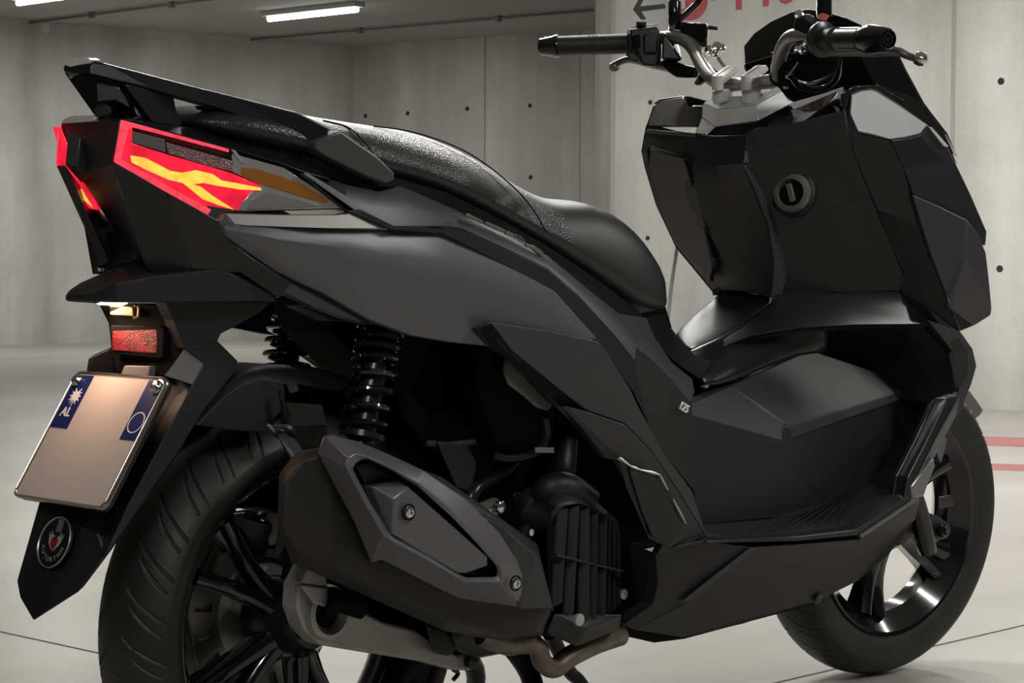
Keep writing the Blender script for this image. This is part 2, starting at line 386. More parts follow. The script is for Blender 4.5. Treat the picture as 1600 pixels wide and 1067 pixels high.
# ---- wheels
RR, RF, WB = .2624, .265, 1.3108
STA = Vector((-.45, 0, .89)).normalized(); STEER = Matrix.Rotation(-.153, 4, STA)
def wheel_tf(front):
    if front: return Matrix.Translation((WB, 0, RF)) @ STEER
    return Matrix.Translation((0, 0, RR))
def tyre(front, R, w_, rim, pitch, lab):
    tf = wheel_tf(front); N = 1440; 
    prof = []                                         # (y, r, s)  s = -1..1 over the tread
    nt_ = 84
    for i in range(nt_+1):
        s = -1+2*i/nt_; q = s*1.02
        prof.append((math.sin(q*1.12)/math.sin(1.12*1.02)*w_/2, R-(1-math.cos(q*1.12))*w_*.46, s))
    y1, r1 = prof[-1][0], prof[-1][1]
    side = [(y1+.0005, r1-.008), (y1-.001, r1-.020), (y1-.004, rim+.012), (y1-.008, rim+.006), (y1-.011, rim-.002), (y1-.022, rim-.006)]
    full = [(-y, r, None) for y, r in reversed(side)]+prof+[(y, r, None) for y, r in side]
    bm = bmesh.new(); rings = []
    for k in range(N):
        a = 2*math.pi*k/N; row = []
        for y, r, s in full:
            if s is not None:
                arc = a*R; u_ = abs(s)
                # alternating long and short swept grooves on each half
                off = 0 if s < 0 else pitch
                for long_ in (0, 1):
                    lo, hi = ((.10, .93) if long_ else (.30, .86))
                    if lo < u_ < hi:
                        curve = .050*((u_-lo)/.83)**.65
                        x = (arc+off+long_*pitch + curve) % (2*pitch)
                        x = min(x, 2*pitch-x); hw_ = .0020*(.5+.5*min(1, (u_-lo)*6))
                        if x < hw_: r -= .0035*(1-(x/hw_)**4)
            row.append(bm.verts.new(tf @ Vector((-r*math.cos(a), y, r*math.sin(a)))))
        rings.append(row)
    for k in range(N):
        q = (k+1) % N
        for j in range(len(full)-1): bm.faces.new((rings[k][j], rings[k][j+1], rings[q][j+1], rings[q][j]))
    bmesh.ops.recalc_face_normals(bm, faces=bm.faces)
    me = bpy.data.meshes.new('tyre'); bm.to_mesh(me); bm.free()
    for p in me.polygons: p.use_smooth = True
    return link('tyre', me, RUBB, None, lab)
def wheel(front):
    tf = wheel_tf(front); R = RF if front else RR; w_ = .104 if front else .128; rim = .189 if front else .206
    name = 'front_wheel' if front else 'rear_wheel'
    hub = bpy.data.objects.new(name, None); COL.objects.link(hub); hub.parent = S
    t = tyre(front, R, w_, rim, .0275 if not front else .031, None); t.parent = hub
    ax = (tf.to_3x3() @ Vector((0, 1, 0))); c = tf.translation
    yw = w_/2-.010
    # rim barrel, both lips and the drop centre
    prof = [(-yw-.002, rim-.004), (-yw-.004, rim+.001), (-yw, rim+.002), (-yw+.010, rim-.004), (-yw+.016, rim-.014), (-.018, rim-.024), (.018, rim-.024), (yw-.016, rim-.014),
            (yw-.010, rim-.004), (yw, rim+.002), (yw+.004, rim+.001), (yw+.002, rim-.004), (yw-.012, rim-.018), (.015, rim-.032), (-.015, rim-.032), (-yw+.012, rim-.018), (-yw-.002, rim-.004)]
    lathe('rim', prof, c, ax, GLOSS, hub, 96, close=False)
    ph0 = math.radians(36.5 if not front else 66); nS = 5
    def spoke(a0, a1, w0, w1):
        bm = bmesh.new(); rows = []
        for i in range(7):
            f = i/6; r = .030+(rim-.028-.030)*f
            a = a0+(a1-a0)*(f**1.1); wd = (w0+(w1-w0)*f)*(1+.25*(2*f-1)**4)
            yn = -.030+.012*math.sin(f*math.pi)*1-.004*f; yf = .012
            dr = Vector((-math.cos(a), 0, math.sin(a))); tn = Vector((math.sin(a), 0, math.cos(a)))
            p = dr*r
            rows.append([bm.verts.new(tf @ (p+tn*x*wd+Vector((0, y, 0)))) for x, y in ((-1, yn+.007), (-.45, yn), (.45, yn), (1, yn+.007), (.8, yf), (-.8, yf))])
        for i in range(6):
            for j in range(6):
                k = (j+1) % 6; bm.faces.new((rows[i][j], rows[i][k], rows[i+1][k], rows[i+1][j]))
        bm.faces.new(rows[0][::-1]); bm.faces.new(rows[-1])
        finish('spoke', bm, GLOSS, hub, smooth=50)
    for i in range(nS):
        a = ph0+2*math.pi*i/nS
        if front:
            spoke(a-.05, a-.12, .017, .012); spoke(a+.05, a+.12, .017, .012)
        else:
            spoke(a-.12, a-.23, .012, .0095); spoke(a+.12, a+.23, .012, .0095)
    lathe('hub', [(-.052, .018), (-.050, .032), (-.030, .046), (.030, .050), (.045, .040), (.05, .02)], c, ax, SATIN, hub, 32)
    # brake disc with slots
    dy = .050 if not front else .056
    ro, ri = (.112, .070)
    bm = bmesh.new(); N = 96; A_ = []
    for k in range(N):
        a = 2*math.pi*k/N; row = []
        for y in (dy, dy+.004):
            for r in (ri, ri+.010, ro-.008+.003*math.sin(a*8), ro+.003*math.sin(a*8)):
                row.append(bm.verts.new(tf @ Vector((-r*math.cos(a), y, r*math.sin(a)))))
        A_.append(row)
    for k in range(N):
        q = (k+1) % N; hole_ = (k % 6) in (2, 3)
        for s in range(3):
            if s == 1 and hole_: continue
            bm.faces.new((A_[k][s], A_[q][s], A_[q][s+1], A_[k][s+1])); bm.faces.new((A_[k][4+s], A_[k][5+s], A_[q][5+s], A_[q][4+s]))
        for s in (0, 3): bm.faces.new((A_[k][s], A_[q][s], A_[q][4+s], A_[k][4+s]))
    finish('brake_disc', bm, DISC, hub)
    return hub, tf, ax, c
DISC = mat('disc_steel', (.30, .29, .27), .35, .9)
rw_, rtf, rax, rc = wheel(False)
fw_, ftf, fax, fc = wheel(True)
# valve stem of the front wheel
tube('valve_stem', [ftf @ Vector((.135, -.005, -.118)), ftf @ Vector((.118, -.030, -.098))], [.004, .0035], RUBB, fw_, n=2, seg=8)
# ---- transmission case seen through the rear wheel
lathe('gear_case', [(.062, .125), (.085, .13), (.13, .11), (.15, .06)], rc, (0, 1, 0), ALU2, S, 40)
# rear caliper
slab('wheel_backing', [(345, 806, -.10), (388, 752, -.10), (432, 712, -.10), (486, 716, -.10), (486, 862, -.10), (420, 830, -.10)], DEEP, S, d=(0, .02, 0))  # added black sheet that darkens the opening behind the wheel
cal = hull('brake_caliper', [(352, 800, -.02), (386, 796, -.02), (412, 800, -.02), (428, 822, -.02), (416, 850, -.03), (396, 858, -.03), (352, 800, -.06), (386, 796, -.06), (412, 800, -.07), (428, 822, -.07), (396, 858, -.07)], SATIN, S, .003)
hull('bracket', [(364, 802, -.015), (384, 800, -.015), (380, 814, -.015), (366, 812, -.015), (364, 802, -.03), (384, 800, -.03), (380, 814, -.03)], ALU, cal, .002)
lathe('bolt', [(0, .006), (.006, .006), (.007, .003)], (407, 806, -.015), (0, -1, 0), CHROME, cal, 10)
lathe('bolt', [(0, .004), (.006, .004), (.007, .003)], (360, 797, -.015), (0, -1, 0), CHROME, cal, 10)
hull('caliper_carrier', [(416, 804, -.03), (438, 802, -.03), (432, 850, -.03), (420, 854, -.03), (416, 804, -.05), (438, 802, -.05), (432, 850, -.05)], ALU2, S, .002)

# ---- hugger over the rear wheel
hug = grid('rear_hugger', [
    [(308, 664, .066), (330, 640, .068), (352, 618, .07), (378, 600, .072), (410, 592, .074), (444, 600, .075), (470, 600, .075), (530, 612, .075)],
    [(318, 652, .060), (334, 622, .062), (358, 597, .064), (385, 582, .066), (415, 577, .068), (446, 577, .068), (485, 580, .068), (545, 600, .068)],
    [(325, 640, .040), (340, 612, .040), (362, 588, .042), (388, 575, .045), (418, 571, .047), (448, 570, .048), (490, 573, .048), (550, 592, .048)]], MATTE, S, d=(0, .085, 0), smooth=70)
slab('side_skirt', [(308, 664, .068), (330, 640, .070), (352, 618, .072), (378, 600, .074), (410, 592, .076), (444, 600, .077), (446, 612, .076), (444, 636, .076), (412, 676, .074), (360, 672, .071)], MATTE, hug, d=(0, .012, 0))
slab('flap_backing', [(436, 590, .0), (552, 600, .0), (580, 700, .0), (520, 700, .0), (470, 690, .0), (440, 640, .0)], DEEP, hug, d=(0, .01, 0), bevel=0)
slab('arch_backing', [(285, 694, -.03), (308, 655, -.03), (420, 668, -.03), (440, 700, -.03), (360, 712, -.03), (290, 750, -.03)], DEEP, hug, d=(0, .01, 0), bevel=0)  # added black sheet hiding the bright floor behind the fender
slab('mud_flap', [(446, 628, .05), (504, 632, .055), (512, 665, .055), (446, 668, .05)], mat('flap', (.05, .048, .044), .7), hug, d=(0, .01, 0))
hull('fender_hole_liner', [(448, 600, .06), (462, 595, .06), (468, 610, .06), (452, 617, .06), (448, 600, .055), (462, 595, .055), (468, 610, .055)], WHITE2 if 'WHITE2' in globals() else mat('pale_plastic', (.45, .45, .44), .5), hug, .002)
# torn strap ends
for a in ([(430, 662, .08), (446, 654, .09), (438, 610, .09)], [(420, 668, .085), (440, 672, .095), (456, 682, .095)], [(424, 674, .085), (446, 678, .095), (470, 686, .09)], [(416, 664, .085), (430, 676, .09), (452, 690, .09)], [(428, 666, .09), (452, 670, .10), (468, 690, .1)]):
    tube('strap', a, [.004, .005, .0025], PLAS, hug, n=4, seg=6)

# ---- shock absorbers
def shock(top, bot, wd, n_tight, n_loose, rc_=.026):
    a, b = W(top), W(bot); d = b-a; L = d.length; t = d.normalized()
    s = bpy.data.objects.new('shock_absorber', None); COL.objects.link(s); s.parent = S
    x = t.orthogonal().normalized(); y = t.cross(x); pts = []
    turns = n_tight+n_loose; N = int(turns*18)
    for i in range(N+1):
        q = i/18.; f = (q/n_tight*.42) if q < n_tight else .42+(q-n_tight)/n_loose*.58
        pts.append(a+t*L*f+(x*math.cos(q*2*math.pi)+y*math.sin(q*2*math.pi))*rc_)
    tube('coil_spring', pts, .0042, GLOSS, s, seg=8, smoothpath=False)
    lathe('damper_body', [(-.03, .012), (-.012, .024), (0, .024), (0, .012), (L*.45, .012), (L*.46, .016), (L-.004, .016), (L-.003, .028), (L+.004, .028), (L+.006, .012), (L+.04, .012)], a, t, SATIN, s, 20)
    return s
shock((602, 478, .125), (566, 682, .14), 0, 5, 4.6)
shock((462, 462, -.125), (446, 578, -.125), 0, 3, 3.2, .029)

# ---- muffler and its shield
mu = hull('muffler', [(440, 762, .22), (446, 738, .21), (480, 712, .23), (520, 700, .24), (600, 716, .245), (680, 748, .245), (760, 800, .245), (820, 852, .245), (852, 905, .245), (858, 950, .24), (838, 985, .23), (790, 992, .225), (700, 970, .225), (600, 925, .225), (520, 890, .225), (462, 862, .215), (440, 822, .215),
    (462, 705, .16), (540, 690, .17), (690, 745, .17), (840, 850, .17), (864, 955, .17), (846, 996, .16), (790, 1003, .16), (690, 985, .16), (560, 925, .16), (455, 880, .15), (432, 820, .15), (436, 740, .15),
    (470, 730, .10), (640, 740, .10), (850, 900, .10), (780, 990, .10), (500, 880, .10)], MUFF, S, .012, seg=3)
0 and slab('end_cap', [(436, 772, .19), (452, 766, .232), (492, 770, .24), (500, 790, .242), (452, 778, .236), (436, 784, .20)], MUFF, mu, bevel=.002)
# upper dark cover behind the shield, front end
hull('front_cover', [(740, 800, .262), (780, 818, .262), (800, 838, .262), (838, 868, .255), (850, 900, .25), (864, 950, .24), (812, 952, .262), (800, 900, .262), (770, 805, .20), (842, 862, .20), (866, 955, .19)], MATTE, mu, .004)
hull('bracket_fin', [(432, 678, .15), (462, 684, .15), (484, 720, .17), (500, 752, .19), (470, 740, .18), (448, 712, .16), (436, 678, .14), (466, 690, .14), (500, 750, .18)], MATTE, mu, .003)
out = [(506, 681, .262), (518, 679, .262), (560, 690, .268), (606, 709, .272), (660, 734, .275), (728, 780, .275), (780, 832, .272), (808, 876, .268), (816, 898, .266), (814, 944, .258), (806, 948, .258), (716, 934, .262), (656, 905, .264), (596, 874, .264), (580, 879, .258), (552, 812, .258), (522, 757, .256), (496, 706, .256)]
inn = [(556, 724, .29), (565, 718, .29), (574, 717, .292), (612, 735, .292), (652, 760, .29), (706, 808, .29), (746, 850, .288), (774, 883, .284), (777, 892, .282), (775, 900, .280), (770, 901, .280), (728, 902, .28), (672, 868, .282), (618, 838, .284), (604, 824, .284), (580, 788, .284), (564, 758, .285), (551, 732, .288)]
mid = []
for o_, i_ in zip(out, inn):
    f = .80; mid.append((o_[0]*(1-f)+i_[0]*f, o_[1]*(1-f)+i_[1]*f, .294-.008*(o_[0] > 700)))
rim0 = [(a, b, c-.035) for a, b, c in out]
inn2 = [(a, b, c-.03) for a, b, c in inn]
sh = grid('heat_shield', [rim0, out, mid, inn, inn2], SHLD, mu, d=None, closed=True, smooth=30, bevel=.0015, ang=18)
slab('inner_plate', [(582, 760, .276), (624, 750, .276), (638, 760, .288), (616, 780, .292), (612, 834, .290), (596, 802, .276), (762, 869, .284), (762, 884, .284), (728, 896, .284), (714, 895, .284), (660, 864, .286)], SHLD, mu,
     faces=[(0, 1, 2, 3), (0, 3, 4, 5), (3, 2, 6, 7, 8, 9, 10, 4)], d=(0, .03, 0), bevel=.0015, ang=8)
slab('backing_plate', [(556, 728, .262), (575, 722, .262), (650, 764, .262), (770, 884, .262), (774, 900, .262), (730, 900, .262), (612, 834, .262)], PLAS, mu, d=(0, .01, 0))
for u, v, w0 in ((638, 800, .292), (805, 911, .284)):
    lathe('bolt_recess', [(0, .0095), (.0015, .0095), (.0018, .0080), (0, .0075)], (u, v, w0), (0, -1, 0), DEEP, mu, 20, close=False)
    lathe('shield_bolt', [(0, .0062), (.003, .0062), (.0035, .0045), (.001, .003)], (u, v, w0), (0, -1, 0), CHROME, mu, 12)

# ---- silver swing arm with its ring
sw = slab('swing_arm', [(484, 880, .09), (508, 886, .09), (514, 916, .09), (548, 944, .09), (600, 972, .088), (650, 984, .086), (680, 1004, .086), (716, 1024, .086), (736, 1019, .086), (746, 1034, .086), (736, 1048, .086), (712, 1048, .086), (660, 1034, .086), (560, 1018, .088), (500, 1008, .09), (476, 985, .09), (464, 950, .09), (466, 914, .09)],
     ALU2, S, d=(0, .03, 0), bevel=.004, seg=3)
lathe('axle_ring', [(0, .034), (.012, .032), (.014, .026), (.004, .020), (-.01, .019)], (507, 956, .088), (0, -1, 0), ALU2, sw, 32, close=False)
lathe('axle_nut', [(0, .019), (.004, .019), (.006, .010), (.012, .009)], (507, 956, .086), (0, -1, 0), DEEP, sw, 20)
hull('shock_lug', [(467, 912, .12), (512, 918, .12), (514, 950, .12), (488, 942, .12), (467, 912, .09), (512, 918, .09), (514, 950, .09)], ALU2, sw, .003)
slab('upper_strut', [(486, 876, .115), (508, 884, .115), (512, 918, .115), (470, 912, .115)], ALU2, sw, d=(0, .02, 0), bevel=.002)
slab('arm_backing', [(500, 880, .03), (600, 925, .03), (720, 985, .03), (690, 1010, .03), (600, 1000, .03), (545, 965, .03), (530, 940, .03)], DEEP, sw, d=(0, .03, 0))  # added black sheet that blocks the bright gap below the muffler
tube('rubber_bush', [(512, 934, .12), (566, 948, .13)], [.013, .015], DEEP, sw, n=2, seg=16)
hull('rubber_mount', [(664, 972, .11), (700, 985, .11), (712, 1010, .11), (704, 1026, .11), (676, 1020, .11), (664, 972, .08), (712, 1010, .08), (676, 1020, .08)], PLAS, sw, .004)
lathe('pivot_bolt', [(0, .010), (.01, .010), (.011, .006)], (733, 1033, .086), (0, -1, 0), SATIN, sw, 16)

# ---- engine
eng = hull('engine_block', [(600, 700, .06), (680, 640, .06), (760, 640, .06), (880, 700, .08), (960, 720, .08), (990, 820, .08), (980, 960, .08), (940, 1000, .08), (860, 990, .08), (700, 985, .06), (620, 940, .06),
    (600, 700, -.08), (760, 640, -.08), (960, 720, -.08), (980, 960, -.08), (860, 990, -.08), (640, 960, -.08)], DEEP, S, .01)
hull('crankcase', [(700, 940, .10), (760, 960, .12), (800, 1000, .12), (790, 1020, .12), (740, 1030, .10), (700, 1010, .10), (700, 940, .02), (800, 1000, .02), (790, 1020, .02), (740, 1030, .02)], SATIN, eng, .006)
mb = hull('engine_mount', [(742, 788, .13), (772, 776, .14), (782, 782, .15), (784, 800, .15), (776, 808, .15), (762, 804, .15), (742, 788, .11), (782, 782, .11), (776, 808, .11)], ALU, eng, .003)
lathe('mount_bolt', [(0, .008), (.008, .008), (.010, .005)], (777, 792, .15), (0, -1, 0), CHROME, eng, 14)
lathe('case_bolt', [(0, .009), (.006, .009), (.007, .005), (.012, .005)], (818, 830, .16), (0, -1, 0), SATIN, eng, 14)
lathe('bolt_head', [(0, .0045), (.008, .0045)], (824, 831, .168), (0, -1, 0), CHROME, eng, 10)
tube('cooling_hose', [(868, 800, .15), (852, 776, .15), (862, 762, .16), (890, 764, .17), (924, 784, .18)], [.014, .018, .02, .02, .016], MATTE, eng, n=6, seg=16)
tube('intake_duct', [(880, 690, .10), (876, 740, .12), (872, 780, .14)], .020, PLAS, eng, n=4, seg=18)
tube('air_hose', [(850, 650, .16), (852, 680, .15), (838, 706, .14), (800, 716, .13), (770, 712, .12)], .0065, PLAS, eng, n=6, seg=10)
slab('tag', [(838, 699, .165), (866, 699, .165), (866, 708, .165), (838, 707, .165)], mat('tag', (.25, .25, .24), .5), eng, d=(0, .003, 0), bevel=.0005)
tube('fuel_pipe', [(664, 692, .11), (700, 694, .115), (740, 690, .12)], .005, SATIN, eng, n=3, seg=8)
hull('throttle_body', [(680, 688, .12), (730, 690, .12), (746, 720, .12), (738, 772, .12), (712, 764, .12), (690, 710, .12), (680, 688, .08), (738, 772, .08)], PLAS, eng, .004)
hull('coil_pack', [(800, 770, .12), (836, 764, .12), (846, 800, .12), (812, 806, .12), (800, 770, .08), (846, 800, .08)], PLAS, eng, .004)
tube('radiator_hose', [(820, 700, .1), (790, 736, .11), (744, 764, .12), (730, 800, .12)], .009, SATIN, eng, n=5, seg=12)
# fan cowl with slats
fan = hull('fan_housing', [(862, 820, .125), (880, 790, .125), (930, 786, .125), (966, 812, .125), (972, 870, .125), (966, 960, .125), (900, 972, .125), (866, 940, .125), (862, 820, .06), (930, 786, .06), (972, 870, .06), (966, 960, .06), (866, 940, .06)], DEEP, eng, .006)
grid('cowl_hood', [[(846, 812, .15), (848, 786, .16), (866, 766, .17), (900, 768, .175), (930, 782, .175), (950, 800, .17)],
                   [(856, 818, .18), (862, 800, .19), (876, 784, .195), (902, 782, .20), (926, 790, .20), (946, 804, .195)],
                   [(860, 826, .182), (868, 806, .192), (882, 790, .197), (904, 786, .202), (924, 793, .202), (944, 806, .197)]], MATTE, fan, d=(0, .05, 0), smooth=60)
SLATM = mat('slat_grey', (.035, .035, .035), .55)
tops = [(874, 796), (892, 792), (908, 794), (924, 797), (938, 802), (948, 808), (956, 818), (962, 832)]
bots = [(866, 950), (884, 966), (908, 976), (922, 974), (936, 968), (948, 964), (957, 960), (964, 952)]
for i, (a, b) in enumerate(zip(tops, bots)):
    wd = 17 if i < 3 else (14 if i < 5 else 8)
    w0 = .205-.002*i if i < 4 else .198-.008*(i-3)
    slab('cowl_slat', [(a[0]-2, a[1]+4, w0-.012), (a[0]+wd*.8, a[1]-2, w0), (b[0]+wd*.75, b[1]-8, w0), (b[0]-4, b[1], w0-.012)], SLATM, fan, d=(0.0, .0035, 0), bevel=.0008)
slab('cowl_slat', [(858, 830, .18), (870, 800, .185), (866, 880, .19), (868, 950, .19), (860, 950, .18)], MATTE, fan, d=(0, .004, 0))
slab('cowl_rib', [(870, 865, .21), (974, 891, .185), (974, 894, .185), (870, 869, .21)], MATTE, fan, d=(0, .012, 0), bevel=.0005)
hull('cowl_base', [(866, 958, .20), (914, 984, .205), (972, 960, .185), (966, 984, .18), (900, 1010, .19), (852, 988, .19), (866, 958, .12), (972, 960, .12), (900, 1010, .12)], PLAS, fan, .003)
lathe('cowl_screw', [(0, .008), (.004, .008), (.005, .004)], (903, 968, .215), (0, -1, 0), ALU2, fan, 14)
lathe('frame_screw', [(0, .007), (.004, .007), (.005, .004)], (972, 928, .16), (0, -1, 0), ALU2, eng, 14)
# exhaust pipe under the engine
tube('exhaust_pipe', [(752, 990, .15), (790, 1004, .16), (822, 1004, .165), (840, 1012, .165), (848, 1034, .165), (866, 1044, .165), (890, 1026, .16), (930, 1006, .15), (968, 992, .14)], [.015, .016, .0145, .013, .013, .013, .014, .014, .015], PIPE, S, n=7, seg=18)
# stands
cs = tube('centre_stand', [(790, 1000, .06), (826, 1050, .09), (842, 1110, .12), (852, 1180, .14), (846, 1216, .15)], [.013, .014, .013, .012], PLAS, S, n=4, seg=14)
tube('stand_leg', [(700, 990, -.06), (742, 1045, -.08), (738, 1100, -.12), (732, 1150, -.14)], [.013, .014, .013, .012], PLAS, cs, n=4, seg=14)
tube('stand_spring', [(708, 1046, .06), (716, 1052, .06), (708, 1062, .06)], .003, SATIN, cs, n=3, seg=8)
tube('side_stand', [(860, 990, -.05), (888, 1046, -.06), (904, 1062, -.06), (918, 1080, -.06)], [.012, .010, .009], PLAS, S, n=5, seg=12)

# ================================================================== BODYWORK
# ---- dark hollow between the panels, its shade made as black slabs
fr = slab('inner_hollow', [(500, 465, .03), (640, 500, .04), (770, 530, .06), (860, 620, .08), (900, 660, .09), (960, 716, .10), (1030, 850, .12), (1000, 990, .12), (960, 970, .10), (900, 820, .08), (760, 760, .06), (640, 690, .05), (600, 600, .04), (520, 520, .03)], DEEP, S, d=(0, .10, 0), bevel=.004)
slab('inner_guard', [(612, 500, .10), (680, 530, .10), (640, 610, .09), (740, 750, .09), (700, 740, .09), (630, 650, .09), (600, 560, .09)], DEEP, fr, d=(0, .02, 0))
slab('battery_tray', [(756, 536, .155), (800, 556, .17), (868, 640, .17), (862, 700, .14), (840, 716, .13), (780, 700, .12), (740, 600, .12)], DEEP, fr, d=(0, .03, 0))
slab('gap_filler', [(790, 562, .175), (800, 566, .175), (830, 598, .178), (864, 632, .178), (856, 642, .176), (838, 636, .175), (818, 618, .174), (796, 602, .174), (788, 580, .174)], mat('filler_grey', (.13, .13, .118), .6), fr, d=(0, .004, 0))  # grey filler slab in the gap, no known part
# ---- tail
tail = slab('tail_panel', [(94, 198, -.060), (97, 191, -.058), (146, 184, .02), (187, 187, .058), (176, 254, .055), (232, 408, .045), (210, 412, -.035), (124, 274, -.055)], MATTE, S,
     faces=[(0, 1, 2, 3, 4, 7), (4, 5, 6, 7)], d=(.03, -.004, 0), bevel=.0015, ang=3)
slab('tail_cap', [(95, 193, -.060, -.006), (98, 186, -.056, -.006), (110, 181, -.045, -.006), (140, 180, .010, -.006), (150, 184, .022, -.006), (144, 189, .016, -.006)], SILV, tail, d=(.03, .005, .001), bevel=.002)
for q in () and ([(120, 216), (132, 202), (128, 212), (117, 230)], [(132, 246), (148, 230), (144, 240), (128, 256)]):
    slab('chevron', [(a, b, -.02, -.012) for a, b in q], GLOSS, tail, d=(.004, 0, 0), bevel=.0006)
sidet = [(176, 254, .055), (260, 300, .085), (344, 346, .114), (348, 366, .114), (392, 402, .128), (456, 442, .146), (436, 466, .14), (376, 426, .112), (300, 424, .085), (240, 430, .06), (230, 410, .045)]
slab('under_tail', sidet, SATIN, S, faces=[(0, 1, 8, 9, 10), (1, 2, 3, 4, 7, 8), (4, 5, 6, 7)], d=(.004, .012, 0), bevel=.001, mirror=True, ang=3)
# ---- tail lights
def taillight():
    outl = [(188, 186, .060), (248, 203, .078), (356, 231, .107), (440, 257, .132), (474, 274, .141), (546, 326, .160), (352, 333, .116), (342, 347, .113), (258, 300, .082), (175, 254, .056)]
    tl = slab('tail_light', [(u, v, w_-.010) for u, v, w_ in outl], mat('lamp_bezel', (.05, .05, .05), .3), S, d=(.004, .02, 0), bevel=.0015, mirror=True)
    o = Vector((0, -.0014, 0))
    def pc(nm, uv, m, off=1., d=(0, .0018, 0), bev=.0006):
        # interpolate the width from the lamp's own surface
        pts = []
        for u, v in uv:
            wd = .060+(u-188)/(546-188)*.100 - max(0, (v-(187+(u-188)*.27)))*.00003
            pts.append(P(u, v, wd)+o*off)
        slab(nm, pts, m, tl, d=d, bevel=bev, mirror=True)
    pc('red_lens', [(189, 189), (206, 200), (206, 224), (256, 240), (262, 242), (360, 270), (406, 290), (392, 300), (376, 318), (372, 330), (352, 331), (341, 345), (258, 299), (177, 252)], RED)
    pc('lens_rim', [(188, 187), (250, 204), (356, 233), (356, 238), (250, 210), (206, 199), (200, 202), (193, 226), (188, 248), (177, 253)], REDD, 1.6)
    pc('lens_rim', [(177, 253), (188, 249), (262, 292), (344, 336), (350, 333), (341, 346), (258, 300)], REDD, 1.6)
    pc('reverse_strip', [(207, 205), (256, 218), (258, 238), (207, 223)], mat('strip_grey', (.13, .12, .12), .3, coat=.4), 1.2)
    pc('led_row', [(258, 222), (290, 231), (364, 252), (361, 268), (320, 258), (262, 240)], LEDST, 1.4)
    pc('clear_lens', [(362, 240), (442, 262), (540, 325), (372, 330), (376, 318), (392, 300), (408, 290), (362, 268)], CLEAR, .9)
    pc('inner_reflector', [(412, 300), (480, 314), (500, 322), (384, 328), (390, 312)], mat('reflector_grey', (.30, .29, .29), .35, .5), 1.3)
    pc('indicator_lens', [(376, 261), (400, 264), (440, 276), (474, 290), (514, 313), (505, 317), (470, 307), (400, 286), (376, 275)], AMBER, 1.6)
    pc('light_guide', [(202, 243), (226, 247), (264, 267), (282, 270), (304, 266), (330, 272), (344, 282), (372, 287), (406, 294), (406, 298), (372, 296), (336, 290), (316, 286), (300, 288), (312, 292), (330, 306), (352, 320), (364, 328), (344, 322), (316, 312), (306, 304), (284, 286), (262, 281), (226, 265), (204, 254)], GUIDE, 2.2)
    pc('lens_notch', [(359, 233), (366, 235), (381, 255), (375, 255)], mat('notch', (.35, .33, .33), .3), 1.8)
    slab('rear_lens', [(82, 198, -.074), (94, 199, -.062), (110, 240, -.060), (125, 274, -.057), (152, 328, -.052), (140, 326, -.062), (112, 296, -.068), (98, 256, -.073)], RED, tl, d=(.012, .01, 0), bevel=.001)
    slab('rear_guide', [(112, 280, -.067), (124, 292, -.062), (142, 318, -.058), (146, 325, -.056), (132, 314, -.060), (116, 296, -.066)], GUIDE, tl, d=(.004, .002, 0), bevel=.0004)
    return tl
taillight()
# ---- silver strip under the lamp
slab('side_trim', [(352, 333, .118), (440, 335, .138), (528, 335, .158), (544, 332, .162), (560, 325, .166), (612, 358, .178), (500, 356, .160), (382, 353, .128), (366, 351, .124)], mat('trim_grey', (.22, .215, .20), .38, .6), S, d=(0, .01, 0), mirror=True)
slab('trim_end', [(342, 346, .1165), (353, 334, .119), (366, 351, .1245), (380, 354, .128), (352, 366, .118)], mat('trim_dark', (.11, .108, .105), .4, .5), S, d=(0, .01, 0), mirror=True)
# ---- main grey side panel
grid('side_panel', [
    [(351, 352, .120), (420, 354, .136), (530, 357, .156), (612, 359, .172), (692, 364, .182), (776, 406, .196), (866, 454, .206), (934, 530, .210)],
    [(351, 358, .122), (432, 374, .144), (540, 388, .166), (620, 400, .183), (704, 410, .193), (784, 446, .204), (858, 482, .210), (920, 530, .212)],
    [(352, 364, .120), (442, 402, .142), (546, 430, .164), (622, 458, .182), (706, 478, .192), (776, 496, .202), (830, 510, .208), (880, 530, .210)],
    [(353, 370, .117), (430, 424, .134), (504, 458, .150), (576, 500, .164), (640, 524, .174), (704, 535, .184), (764, 541, .194), (800, 540, .198)]], GREY, S, d=(0, .012, 0), mirror=True, smooth=70, bevel=.0012, ang=40)
slab('panel_lip', [(344, 364, .112), (354, 370, .114), (430, 424, .130), (504, 458, .146), (576, 500, .160), (572, 508, .158), (490, 480, .146), (420, 446, .132), (392, 402, .124)], PLAS, S, d=(0, .012, 0), mirror=True)
slab('inner_shelf', [(470, 478, .11), (530, 478, .12), (572, 500, .13), (574, 504, .13), (520, 502, .12)], PLAS, S, d=(0, .03, 0))
